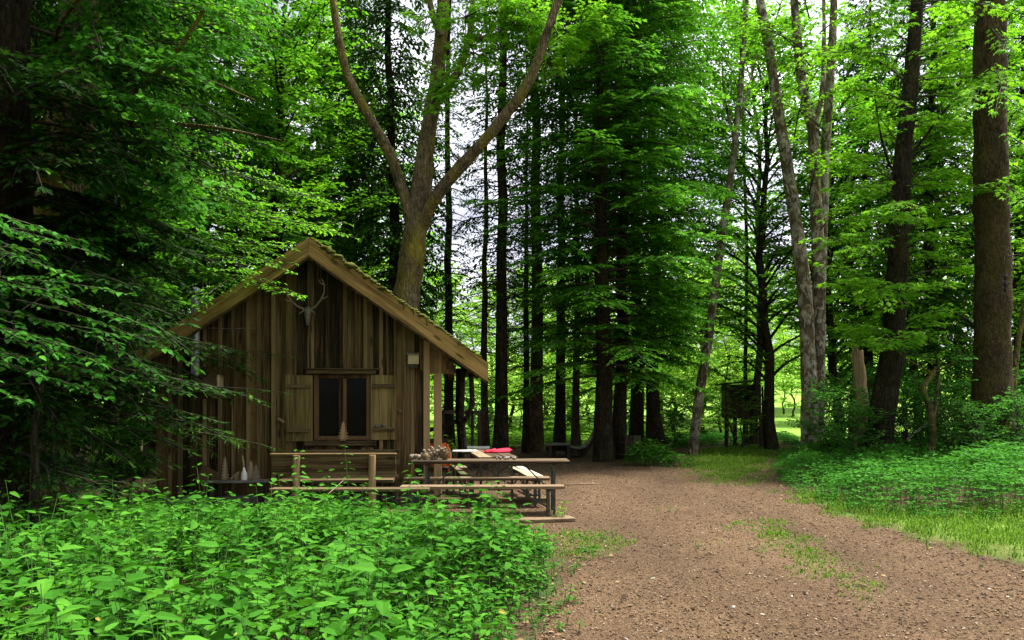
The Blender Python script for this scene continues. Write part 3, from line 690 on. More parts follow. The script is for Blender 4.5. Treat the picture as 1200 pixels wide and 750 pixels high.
# things on the tables
def blob(mb, c, r, sq=(1, 1, 1), var=.5, j=.15): mb.add(ico*np.array(sq)*r*(1+j*rng.normal(size=(len(ico), 1)).clip(-1, 1))+np.asarray(c, float), icf, var, 0, True)
b = MB()
n = 14; th = np.linspace(0, 2*np.pi, n, endpoint=False)
sup = np.array([[abs(math.cos(x))**.6*np.sign(math.cos(x))*.18, abs(math.sin(x))**.6*np.sign(math.sin(x))*.16] for x in th])
rings = []
for k, (s, z) in enumerate(((1.0, 0), (1.06, .025), (.98, .055), (.8, .075), (.35, .085))): rings.append(np.column_stack([sup*s+rng.normal(0, .016, (n, 2)), np.full(n, z)+rng.normal(0, .014 if k else 0, n)]))
v = np.vstack(rings+[np.array([[0, 0, .08]])]); f = [[k*n+i, k*n+(i+1) % n, (k+1)*n+(i+1) % n, (k+1)*n+i] for k in range(4) for i in range(n)]
b.add(v, f, .5, 0, True); b.add(v[4*n:], [[i, (i+1) % n, n] for i in range(n)], .5, 0, True)
o = b.build('folded_cloth', M['red'], loc=(-.24, 13.05, .772)); o.scale = (1.2, 1.1, .6); tag(o, 'folded crimson cloth lying on the crosswise table', 'cloth')
b = MB(); box(b, (0, 0, .012), (.4, .26, .022)); o = b.build('white_tray', M['white'], loc=(-.8, 13.25, .772), bevel=.008); b = MB()
o2 = tag(o, 'flat white board lying across the far end of the crosswise table', 'board')
b = MB()
for k in range(7): blob(b, (rng.uniform(-.14, .14), rng.uniform(-.06, .06), .02), rng.uniform(.016, .028))
o = b.build('pebbles', M['stone'], loc=(-.1, 11.33, .772)); o.name = 'pebble_heap'; tag(o, 'scatter of small pale stones on the middle of the long table', 'stones', kind='stuff')
TZ = .772
def onT(px, d=0): Y = 11.32+d; return np.array([(px-600)/FPX*Y, Y, TZ])
b = MB()
for k in range(40):
    a = rng.uniform(0, 2*np.pi); d = np.array([math.cos(a)*rng.uniform(.03, .16), math.sin(a)*rng.uniform(.02, .1), rng.uniform(.06, .19)]); p0 = np.array([rng.uniform(-.05, .05), rng.uniform(-.04, .04), 0])
    tube(b, [p0, p0+d*.5+[0, 0, .03], p0+d], [.006, .005, .003], 4)
    blob(b, p0+d, rng.uniform(.01, .022), (1, 1, 1.2))
o = b.build('dried_flowers', M['driftwood'], loc=onT(508)); tag(o, 'spiky bunch of dried flower stems on the long table by the posts', 'dried flowers')
b = MB()
for k in range(12): blob(b, (rng.uniform(-.1, .1), rng.uniform(-.06, .06), .03+.02*rng.random()), rng.uniform(.02, .035), (1, 1, 1.1))
o = b.build('cone_pile', M['driftwood'], loc=onT(489)); o.name = 'seed_head_bunch'; tag(o, 'low bunch of pale seed heads at the long table end', 'seed heads')
b = MB(); blob(b, (0, 0, .075), .085, (1, 1, .95), .5, .05)
for k in range(160):
    d = nrm(rng.normal(size=3)); d[2] = abs(d[2]); p0 = np.array([0, 0, .075])+d*.08; tube(b, [p0, p0+d*.022], [.006, .001], 3, .5, 0, False)
o = b.build('cone_ball', M['cone'], loc=onT(521)); o.name = 'straw_ball'; tag(o, 'round prickly brown ball on the long table', 'ball')
b = MB(); tube(b, [[0, 0, 0], [0, 0, .05], [0, 0, .09], [0, 0, .1]], [.035, .042, .03, .0], 10); o = b.build('small_pot', M['cone'], loc=onT(499, -.08)); tag(o, 'little brown clay pot before the dried flowers', 'pot')
# orange jacket hanging inside the porch
u0 = Fc(512, 500, 1.6)[0]; c0 = Wd(u0, 1.6, 0); b = MB(); n = 16
for k in range(1):
    rings = []
    for z, wx, wy in ((1.02, .05, .04), (1.0, .2, .09), (.9, .26, .11), (.75, .27, .12), (.55, .29, .12), (.42, .28, .11)):
        rings.append([[math.cos(x)*wx*(1+.08*math.sin(5*x+z*9)), math.sin(x)*wy*(1+.12*math.sin(4*x)), z+rng.normal(0, .006)] for x in np.linspace(0, 2*np.pi, n, endpoint=False)])
    v = np.array(rings).reshape(-1, 3); b.add(v, [[r*n+i, r*n+(i+1) % n, (r+1)*n+(i+1) % n, (r+1)*n+i] for r in range(5) for i in range(n)], .5, 0, True)
t = empty('orange_jacket', c0, 'orange jacket draped over a chair back behind the porch posts', 'jacket', rot=CA); b.build('torso', M['orange'], t); t.scale = (.8, .8, .86)
for s in (-1, 1):
    b = MB(); tube(b, [[s*.2, 0, .98], [s*.27, -.02, .8], [s*.28, -.03, .55]], [.05, .06, .05], 9, .5, 0, True, .08); b.build('sleeve', M['orange'], t)
t = empty('porch_chair', c0+np.array([0, .02, 0]), 'dark wooden chair carrying the orange jacket in the porch', 'chair', rot=CA)
b = MB(); box(b, (0, -.2, .44), (.42, .42, .035)); b.build('seat', M['darktimber'], t)
for sx in (-1, 1):
    b = MB(); box(b, (sx*.18, -.37, .21), (.04, .04, .42)); b.build('leg', M['darktimber'], t)
    b = MB(); box(b, (sx*.18, .0, .48), (.04, .035, .96)); b.build('leg', M['darktimber'], t)
b = MB(); box(b, (0, 0, .88), (.32, .025, .14)); b.build('backrest', M['darktimber'], t)
# old bench seen from behind, before the window, and the wall bench
def local_thing(name, u, d, label, cat): w = Wd(u, d, 0); return empty(name, (w[0], w[1], 0), label, cat, rot=CA)
DB = -1.25
e0, zt = Fc(318, 533.5, DB); e1, _ = Fc(464, 533, DB); _, zb = Fc(400, 556, DB); ce = (e0+e1)/2
t = local_thing('garden_bench', ce, DB, 'old plank bench seen from behind with two round front posts before the window', 'bench')
b = MB(); box(b, (0, 0, (zt+zb)/2), (e1-e0, .035, zt-zb), None, .35, 0, .006); box(b, (0, -.005, zt+.012), (e1-e0+.02, .09, .03), None, .7, 0, .004); b.build('backrest', M['benchback'], t, bevel=.005)
for px in (348, 436.5):
    uu = Fc(px, 560, DB)[0]-ce; b = MB(); tube(b, [[uu, -.06, 0], [uu, -.06, .5], [uu+.005, -.06, zt+.0]], [.058, .056, .052], 9, .6, 0, True, .04); b.build('post', M['post'], t)
b = MB(); box(b, (0, .3, .45), (e1-e0-.1, .36, .04), None, .5); b.build('seat', M['benchdark'], t)  # seat coloured dark as painted shade below the backrest
for s in (-1, 1):
    b = MB(); box(b, (s*.6, .38, .21), (.08, .08, .43), None, .4); b.build('leg', M['darktimber'], t)
e0, zt = Fc(345, 528.5, -.1); e1, _ = Fc(468, 528.5, -.1); ce = (e0+e1)/2
t = local_thing('wall_bench', ce, -.1, 'wall bench with a long plank backrest under the window sill', 'bench')
b = MB(); box(b, (0, 0, zt-.1), (e1-e0, .035, .24), None, .6, 0, .005); b.build('backrest', M['beamx'], t, bevel=.004)
b = MB(); box(b, (0, -.26, .45), (e1-e0, .38, .035), None, .6); b.build('seat', M['benchdark'], t)  # dark seat colour also stands for shade in the gap below
for s in (-1, 1):
    b = MB(); box(b, (s*.75, -.24, .215), (.06, .3, .43), None, .4); b.build('leg', M['darktimber'], t)
# timber edging of the terrace
for (x0, y0, x1, y1, lab) in ((-1.3, 10.2, .5, 11.55, None),): pass
t0 = GP(440, 592); t1 = GP(642, 590)
b = MB(); beam(b, (t0[0], t0[1], .05), (t1[0], t1[1], .05), .16, .1, .6); tag(b.build('timber_edge', M['beamx'], bevel=.01), 'weathered dark squared timber edging the terrace beneath the long table', 'timber')
t0 = GP(590, 613); t1 = GP(671, 610); b = MB(); beam(b, (t0[0], t0[1], .03), (t1[0], t1[1], .03), .28, .05, .7); tag(b.build('ground_plank', M['benchmid'], bevel=.008), 'flat brown plank sunk in the chips beneath the bench leg', 'plank')
t0 = GP(662, 569.5); t1 = GP(704, 568.5); b = MB(); beam(b, (t0[0], t0[1], .012), (t1[0], t1[1], .012), .07, .05, .7); tag(b.build('ground_lath', M['benchmid'], bevel=.004), 'thin brown lath lying on the chips beyond the bench end', 'lath')
# dark post and rail frame beyond the porch
yy = 20.5
t = empty('swing_frame', B(545, yy), 'dark timber frame of posts and a top rail beyond the porch', 'frame')
ox, oy, oz = t.location
for px, top, w in ((518, 482, .08), (553.5, 481, .08), (562, 481, .1)):
    p = B(px, yy); h = P(px, top, yy)[2]-p[2]; b = MB(); box(b, (p[0]-ox, 0, h/2-.05), (w, w, h+.1), None, .4); b.build('post', M['darktimber'], t, bevel=.01)
p0 = P(512, 483, yy); p1 = P(567, 483, yy); b = MB(); beam(b, (p0[0]-ox, 0, p0[2]-oz), (p1[0]-ox, 0, p1[2]-oz), .08, .09, .5); b.build('rail', M['darktimber'], t)
p0 = P(548, 528, 20); t = empty('white_table', B(556, 19.6), 'small white table top on dark legs beyond the porch', 'table')
b = MB(); box(b, (0, 0, .5), (.75, .5, .05)); b.build('tabletop', M['white'], t, bevel=.01)
for sx in (-1, 1):
    b = MB(); box(b, (sx*.3, 0, .24), (.06, .4, .48)); b.build('leg', M['darktimber'], t)
# wave shaped lounger and the bench at its side
LY = 24.0
t = empty('wave_lounger', B(677, LY), 'dark slatted wave shaped lounger with curled backrest between the trunks', 'lounger')
prof = [(-.75, .62), (-.55, .45), (-.3, .36), (0, .3), (.2, .3), (.38, .4), (.5, .58), (.58, .8), (.66, .98)]
prof = [(-.95, .34), (-.7, .4), (-.45, .38), (-.2, .3), (.05, .26), (.22, .32), (.36, .48), (.46, .68), (.56, .86)]
cv = np.array(prof); tt = np.linspace(0, 1, 26); s_ = np.linspace(0, 1, len(cv)); fine = np.stack([np.interp(tt, s_, cv[:, i]) for i in range(2)], 1)
b = MB()
for i in range(25):
    a, c = fine[i], fine[i+1]; mid = (a+c)/2; an_ = math.atan2(c[1]-a[1], c[0]-a[0]); box(b, (mid[0], 0, mid[1]), (np.linalg.norm(c-a)*.88, .75, .035), ry(-an_), .35+.4*rng.random())
b.build('slats', M['slat'], t)
for s in (-1, 1):
    b = MB(); v = []
    for (x, z) in fine: v += [[x, s*.4-.03, z-.02], [x, s*.4-.03, z-.2], [x, s*.4+.03, z-.02], [x, s*.4+.03, z-.2]]
    f = []
    for i in range(25):
        k = 4*i; f += [[k, k+1, k+5, k+4], [k+2, k+6, k+7, k+3], [k, k+4, k+6, k+2], [k+1, k+3, k+7, k+5]]
    b.add(v, f, .3); b.build('side_rail', M['darktimber'], t)
for x in (-.75, .15):
    b = MB(); box(b, (x, 0, .1), (.12, .7, .3)); b.build('leg', M['darktimber'], t)
t = empty('low_table', B(655, LY-.6), 'small dark square stool table beside the wave lounger', 'table')
b = MB(); box(b, (0, 0, .43), (.62, .55, .06), None, .6); b.build('tabletop', M['greywood'], t, bevel=.01)
for sx in (-1, 1):
    b = MB(); box(b, (sx*.26, 0, .2), (.09, .5, .4)); b.build('leg', M['darktimber'], t)
# wooden tub between the trunks
t = empty('wooden_tub', B(738, 22.6), 'mossy upright wooden tub of staves beside the leafy shrub', 'tub')
b = MB(); n = 16
for i in range(n):
    a = 2*np.pi*i/n; box(b, (math.cos(a)*.29, math.sin(a)*.29, .34), (.03, .118, .7+rng.uniform(-.03, .03)), rz(a), rng.random())
b.build('staves', M['blind'], t); b = MB(); tube(b, [[0, 0, .58], [0, 0, .6]], .24, 16, .3); b.build('filling', M['ground'], t)
b = MB()
for z in (.15, .5):
    th = np.linspace(0, 2*np.pi, 25); tube(b, [[math.cos(x)*.312, math.sin(x)*.312, z] for x in th], .014, 5)
b.build('hoop', M['rust'], t)
# hunting blind on stilts
HYY = 29.0
t = empty('hunting_blind', B(868, HYY), 'dark boarded hunting hide on stilts half covered by leaves', 'hide', rot=-.12)
ox, oy, oz = t.location
hz0 = P(868, 489, HYY)[2]-oz; hz1 = P(868, 451, HYY)[2]-oz; hw = 38/FPX*HYY
b = MB(); n = 9
for fy in (-.6, .6):
    for i in range(n):
        x = -hw/2+hw*(i+.5)/n
        if fy < 0 and 3 <= i <= 5:
            box(b, (x, fy, hz0+.3), (hw/n-.008, .03, .6), None, rng.random()); box(b, (x, fy, hz1-.12), (hw/n-.008, .03, .24), None, rng.random())
        else: box(b, (x, fy, (hz0+hz1)/2), (hw/n-.008, .03, hz1-hz0), None, rng.random())
for sx in (-1, 1):
    for i in range(7): box(b, (sx*hw/2, -.6+1.2*(i+.5)/7, (hz0+hz1)/2), (.03, 1.2/7-.008, hz1-hz0), None, rng.random())
box(b, (0, 0, hz0), (hw-.05, 1.15, .06), None, .3); b.build('cabin_box', M['blind'], t)
b = MB(); box(b, (.05, 0, hz1+.1), (hw+.55, 1.7, .05), ry(-.1), .4); b.build('roof', M['blind'], t)
for px, fy in ((849.5, -.5), (864, .5), (875, .5), (888, -.5)):
    x = (px-868)/FPX*HYY; b = MB(); tube(b, [[x, fy, -.1], [x, fy, hz0+.02]], .075, 7); b.build('leg', M['darktimber'], t)
b = MB(); tube(b, [[(850-868)/FPX*HYY, -.5, hz0-.05], [(862-868)/FPX*HYY, -.45, .1]], .045, 6); tube(b, [[(888-868)/FPX*HYY, -.5, hz0-.3], [(876-868)/FPX*HYY, .4, .2]], .045, 6); b.build('brace', M['darktimber'], t)
b = MB()
for s in (-.22, .22): tube(b, [[hw/2+.12, s-.2, 0], [hw/2+.1, s-.2, hz1-.1]], .035, 6)
for z in np.arange(.3, hz1-.2, .32): tube(b, [[hw/2+.11, -.42, z], [hw/2+.11, .02, z]], .025, 5)
b.build('ladder', M['darktimber'], t)
# barrier pole and rail in the shrubs
p0 = P(1052, 523, 20); p1 = P(1091, 492.5, 20.3); b = MB(); n = 8
m, nt = newmat('striped_pole'); finish(nt, ramp(nt, varattr(nt), [(.3, (.55, .54, .5)), (.7, (.75, .74, .7))]), .5); M['pole'] = m
tube(b, [p0, (p0+p1)/2, p1], .03, 8); tag(b.build('white_pole', M['pole'], origin=p0), 'slanting white pole leaning in the shrubs near the large trunk', 'pole')
pa = P(1062, 530, 20.2); pb = P(1060, 508, 20.2); o0 = B(1061, 20.2); t = empty('rail_fence', o0, 'low thin grey wooden rail on a stake behind the ground plants', 'fence')
b = MB(); tube(b, [[0, 0, -.1], [0, 0, .75]], .06, 7); b.build('stake', M['darktimber'], t)
ra = P(1030, 521.5, 20.2)-o0; rb = P(1077, 521.5, 20.2)-o0; b = MB(); tube(b, [ra, rb], .028, 6); b.build('rail', M['rope'], t)
p0 = P(372, 590, 10.0); p1 = P(402, 563.5, 10.6); b = MB(); tube(b, [p0, p1], .006, 5); tag(b.build('thin_stick', M['rope'], origin=p0), 'thin slanting stick poking out of the nettles before the bench', 'stick')
# ------------------------------------------------------------------ trees
def conifer(name, h, r, z0, lmax, nb, leaf, barkm, e0=8, e1=-18, L=.13, W=.04, ls=.06, step=.2, tl=.6, tm=T_DIAM, shape='cone', dead=14, lean=(0, 0), var0=.42, tipb=.45, droop=.25, ztop=None, fl=1.5, arc=None, sides=12, wig=.04):
    """tapered trunk with level layered branches; built with its foot at the origin"""
    root = empty(name, (0, 0, 0), None, 'tree')
    tp = trunk_pts([0, 0, -.15], [lean[0], lean[1], h], 16, wig); tr = flare(r, r*.12, 16, fl)
    b = MB(); tube(b, tp, tr, sides, .5, 0, False, .05)
    cr = MB(); zt = ztop or h*.98
    for k in range(nb):
        t = (k+rng.random())/nb; z = z0+(zt-z0)*t; p, _ = curve_interp(tp, [(z+.15)/(h+.15)]); p = p[0]
        az = k*2.39996+rng.normal(0, .3)
        if arc is not None: az = rng.uniform(*arc)
        if shape == 'cone': l = lmax*(1-.8*((z-z0)/(h-z0)))*min(1, .6+.9*t)
        else: l = lmax*(.55+.45*math.sin(math.pi*min(1, .2+.8*t)))
        l *= rng.uniform(.6, 1.12); a0 = math.radians(e0+rng.normal(0, 6)); a1 = math.radians(e1+rng.normal(0, 8))
        n = 8; q = [p]; 
        for i in range(n):
            e = a0+(a1-a0)*(i/(n-1)); az2 = az+.12*math.sin(i*.9+k); q.append(q[-1]+l/n*np.array([math.cos(az2)*math.cos(e), math.sin(az2)*math.cos(e), math.sin(e)]))
        tube(cr, q, np.linspace(max(.012, r*.16*(1-.6*t)), .004, n+1), 4, .4, 1, False)
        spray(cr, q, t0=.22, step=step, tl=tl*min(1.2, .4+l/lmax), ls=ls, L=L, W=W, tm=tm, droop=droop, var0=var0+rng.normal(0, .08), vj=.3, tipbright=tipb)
    for k in range(dead):
        z = rng.uniform(1.0, max(1.5, z0+1)); p, _ = curve_interp(tp, [(z+.15)/(h+.15)]); az = rng.uniform(0, 6.28); l = rng.uniform(.4, 1.4)
        d = np.array([math.cos(az), math.sin(az), rng.uniform(-.35, .15)]); tube(b, [p[0], p[0]+d*l*.5, p[0]+d*l+[0, 0, -.12*l]], [.018, .012, .004], 4, .3, 0, False)
    b.build('trunk', M[barkm], root); cr.build('crown', [M[leaf], M['twig']], root)
    return root

def broadleaf(name, h, r, z0, rad, nl, leaf, barkm, L=.12, W=.085, tl=.7, ls=.09, step=.22, subs=4, tm=T_DIAM, lean=(0, 0), rise=(15, 50), var0=.5, tipb=.15, fl=1.35, wig=.12, flat=.35, sides=10):
    root = empty(name, (0, 0, 0), None, 'tree')
    tp = trunk_pts([0, 0, -.15], [lean[0], lean[1], h*.92], 14, wig); tr = flare(r, r*.15, 14, fl)
    b = MB(); tube(b, tp, tr, sides, .5, 0, False, .05); cr = MB()
    for k in range(nl):
        t = (k+rng.random())/nl; z = z0+(h*.9-z0)*t; p, _ = curve_interp(tp, [min(1, (z+.15)/(h*.92+.15))]); p = p[0]
        az = k*2.39996+rng.normal(0, .4); e = math.radians(rng.uniform(*rise)*(1-.2*t)+25*t)
        l = rad*(.45+.75*math.sin(math.pi*min(1, .15+.75*t)))*rng.uniform(.65, 1.15)
        d = np.array([math.cos(az)*math.cos(e), math.sin(az)*math.cos(e), math.sin(e)]); end = p+d*l-UP*l*.12; ctl = p+d*l*.5+UP*l*.12+rng.normal(0, .08*l, 3)
        c = bez(p, ctl, end, 8); tube(b, c, np.linspace(r*.3*(1-.5*t), .01, 8), 6, .5, 0, False, .05)
        vb = var0+rng.normal(0, .12)
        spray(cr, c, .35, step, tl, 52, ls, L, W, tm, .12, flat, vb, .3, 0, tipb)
        for s in range(subs):
            u = rng.uniform(.3, .95); q, _ = curve_interp(c, [u]); a2 = az+rng.choice([-1, 1])*rng.uniform(.5, 1.3); e2 = e*.4+rng.uniform(-.35, .5); l2 = l*rng.uniform(.25, .5)
            d2 = np.array([math.cos(a2)*math.cos(e2), math.sin(a2)*math.cos(e2), math.sin(e2)]); c2 = bez(q[0], q[0]+d2*l2*.5+UP*l2*.1, q[0]+d2*l2-UP*l2*.1, 6)
            tube(b, c2, np.linspace(max(.012, r*.09), .005, 6), 4, .5, 0, False)
            spray(cr, c2, .1, step, tl*.85, 52, ls, L, W, tm, .12, flat, vb+rng.normal(0, .06), .3, 0, tipb)
    b.build('trunk', M[barkm], root); cr.build('crown', [M[leaf], M['twig']], root)
    return root

def putat(o, x, y, s=1.0, rot=0.0, label=None, group=None, cat=None, sz=None):
    o.location = (x, y, float(terrain(x, y))); o.scale = (s, s, sz or s); o.rotation_euler = (0, 0, rot)
    tag(o, label, cat, group); return o
used_proto = set()
def plant_tree(proto, px, Y, s=1.0, rot=None, label=None, group=None, sz=None, cat=None):
    x = (px-600)/FPX*Y
    o = proto if proto.name not in used_proto else copy_tree(proto)
    used_proto.add(proto.name)
    return putat(o, x, Y, s, rng.uniform(0, 6.28) if rot is None else rot, label, group, cat, sz)

GC = 'layered conifers in the middle of the wood'
GS = 'slim dark spruces with bare lower trunks'
GF = 'far sunlit trees behind the wood'
GB = 'sunlit bushes behind the trunks'
# --- layered firs in the middle
firA = conifer('layered_fir', 19, .25, 2.2, 3.7, 190, 'lf_fir', 'bark_spruce', e0=6, e1=-14, L=.15, W=.075, ls=.06, step=.15, tl=.95, shape='round', dead=8, fl=1.25)
firB = conifer('layered_fir', 20, .21, 3.0, 3.4, 175, 'lf_fir', 'bark_spruce', e0=10, e1=-16, L=.15, W=.075, ls=.06, step=.15, tl=.9, shape='round', dead=14, fl=1.7, lean=(.5, 0))
plant_tree(firA, 707, 21.4, 1.0, .4, 'layered fir with a thick trunk just beside the curled lounger end', GC)
plant_tree(firB, 770, 26.5, 1.1, 2.2, 'layered fir with a widely flared foot behind the leafy shrub', GC)
plant_tree(firB, 722, 23.0, .95, 5.9, 'layered fir whose leaning trunk stands close behind the lounger fir', GC)
plant_tree(firA, 745, 29.5, 1.05, 1.2, 'layered fir set back between the lounger fir and the flared fir', GC)
plant_tree(firA, 35, 14.5, .95, .9, 'shaded fir close behind the lime trunk', GC)
plant_tree(firB, 150, 17.5, 1.0, 1.7, 'shaded fir left behind the cabin wall', GC)
plant_tree(firA, 232, 21.5, .9, 2.9, 'shaded fir behind the stove pipe', GC)
# --- slim spruces
spA = conifer('slim_spruce', 22, .19, 4.5, 2.3, 150, 'lf_spruce', 'bark_spruce', e0=-2, e1=-32, L=.18, W=.06, ls=.075, step=.18, tl=.7, dead=46, fl=1.35, var0=.4, tipb=.25, droop=.5)
spB = conifer('slim_spruce', 20, .17, 6.0, 2.0, 110, 'lf_spruce', 'bark_brown', e0=0, e1=-30, L=.18, W=.06, ls=.075, step=.18, tl=.7, dead=50, fl=1.4, var0=.45, tipb=.3, droop=.5)
spC = conifer('hanging_spruce', 21, .22, 2.8, 2.9, 250, 'lf_spruce', 'bark_spruce', e0=4, e1=-42, L=.19, W=.085, ls=.07, step=.16, tl=.85, dead=16, fl=1.4, var0=.5, tipb=.3, droop=.9)
for pr, px, Y, s, lab in ((spA, 586, 22.3, 1.0, 'slim dark spruce with the straight black trunk right of the cabin eave'), (spB, 569, 26.5, .8, 'very thin spruce just left of the black spruce by the cabin eave'),
        (spB, 627, 26.2, 1.35, 'brown barked spruce standing right of the black spruce trunk'), (spA, 616, 25.5, .62, 'thin black stem touching the brown barked spruce'),
        (spA, 655, 27.5, 1.0, 'slim dark spruce rising behind the low stool table'), (spB, 675, 28.0, .85, 'thin spruce between the stool table spruce and the lounger fir'),
        (spA, 527, 27, .9, 'slim spruce seen over the cabin roof right of the forked tree'), (spC, 455, 24.5, 1.0, 'hanging spruce behind the roof left of the forked tree'), (spC, 405, 27.5, 1.0, 'hanging dark spruce behind the cabin ridge'),
        (spB, 268, 24, .95, 'thin spruce trunk over the left roof slope with sky on both sides'),
        (spC, 180, 25, 1.05, 'hanging spruce behind the dark boughs left of the cabin'),
        (spC, 60, 27, 1.1, 'hanging spruce far behind the lime trunk'),
        (spC, 1098, 25.5, .95, 'dark spruce behind the mossy sapling'), (spC, 1020, 31, .95, 'dark spruce behind the broken pale stem'), (spC, 1195, 28, 1.0, 'dark spruce behind the large rough trunk'),
        (spC, -30, 20, 1.0, 'hanging spruce at the dark left edge')):
    plant_tree(pr, px, Y, s, None, lab, GS)
# --- far background
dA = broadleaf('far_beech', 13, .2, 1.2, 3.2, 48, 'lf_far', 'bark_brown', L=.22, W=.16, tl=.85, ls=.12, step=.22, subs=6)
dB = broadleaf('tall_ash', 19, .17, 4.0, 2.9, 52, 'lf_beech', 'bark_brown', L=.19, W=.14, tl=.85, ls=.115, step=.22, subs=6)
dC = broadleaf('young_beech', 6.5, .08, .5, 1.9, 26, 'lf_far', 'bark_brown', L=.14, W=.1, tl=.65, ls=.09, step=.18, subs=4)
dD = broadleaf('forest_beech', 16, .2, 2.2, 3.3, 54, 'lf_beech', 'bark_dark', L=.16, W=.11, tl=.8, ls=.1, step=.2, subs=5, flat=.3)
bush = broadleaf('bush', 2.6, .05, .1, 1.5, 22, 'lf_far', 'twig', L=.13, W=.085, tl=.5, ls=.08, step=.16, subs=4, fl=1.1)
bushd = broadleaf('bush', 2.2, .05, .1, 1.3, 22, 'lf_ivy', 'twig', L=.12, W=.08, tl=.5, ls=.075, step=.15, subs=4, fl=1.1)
where = {}
def far(pr, px, Y, s, lab, grp=GF): plant_tree(pr, px, Y, s, None, lab, grp)
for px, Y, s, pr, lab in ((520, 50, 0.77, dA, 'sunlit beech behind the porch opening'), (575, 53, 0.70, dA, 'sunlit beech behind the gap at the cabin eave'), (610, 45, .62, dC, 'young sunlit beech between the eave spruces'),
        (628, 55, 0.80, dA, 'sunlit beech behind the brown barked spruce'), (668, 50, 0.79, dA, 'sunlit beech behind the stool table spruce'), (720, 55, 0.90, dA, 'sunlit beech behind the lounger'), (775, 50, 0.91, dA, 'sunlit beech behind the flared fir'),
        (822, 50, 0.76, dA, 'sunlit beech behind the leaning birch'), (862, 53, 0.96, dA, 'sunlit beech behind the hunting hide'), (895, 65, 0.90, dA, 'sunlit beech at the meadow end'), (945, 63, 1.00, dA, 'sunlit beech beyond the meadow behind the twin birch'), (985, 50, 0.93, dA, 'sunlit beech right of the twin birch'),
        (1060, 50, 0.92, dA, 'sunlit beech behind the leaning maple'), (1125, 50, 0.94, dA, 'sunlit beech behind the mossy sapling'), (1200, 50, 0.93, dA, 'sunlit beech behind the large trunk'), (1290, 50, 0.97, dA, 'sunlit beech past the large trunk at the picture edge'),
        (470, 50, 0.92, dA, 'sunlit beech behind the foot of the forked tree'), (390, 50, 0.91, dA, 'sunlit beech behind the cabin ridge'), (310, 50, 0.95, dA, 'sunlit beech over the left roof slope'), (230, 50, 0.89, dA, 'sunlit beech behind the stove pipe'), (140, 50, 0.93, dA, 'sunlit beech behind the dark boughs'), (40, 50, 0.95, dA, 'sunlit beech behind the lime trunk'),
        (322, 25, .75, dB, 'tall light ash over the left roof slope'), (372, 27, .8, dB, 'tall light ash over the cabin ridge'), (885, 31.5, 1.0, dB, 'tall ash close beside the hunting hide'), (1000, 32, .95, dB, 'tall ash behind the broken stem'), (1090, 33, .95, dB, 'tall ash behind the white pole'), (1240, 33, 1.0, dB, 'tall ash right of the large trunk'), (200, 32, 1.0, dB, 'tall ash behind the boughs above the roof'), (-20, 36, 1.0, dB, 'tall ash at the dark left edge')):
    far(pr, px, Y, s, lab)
for px, Y, s, pr, lab in ((905, 27.3, 1.0, dD, 'dark trunked beech standing beside the hunting hide'), (1150, 24, .95, dD, 'leafy beech in the shade behind the large trunk'), (1075, 31, .95, dD, 'leafy beech behind the leaning maple'), (980, 28, .85, dD, 'leafy beech behind the twin birch'), (338, 21.5, .9, dD, 'bright beech rising behind the cabin ridge'), (392, 29, 1.0, dD, 'bright beech behind the left limb of the forked tree'), (430, 36, 1.05, dD, 'beech far behind the foot of the forked tree'), (310, 26, .75, dD, 'leafy beech left of the cabin ridge'), (355, 23.5, .62, dD, 'small leafy beech just behind the ridge')):
    plant_tree(pr, px, Y, s, None, lab, 'shaded beeches')
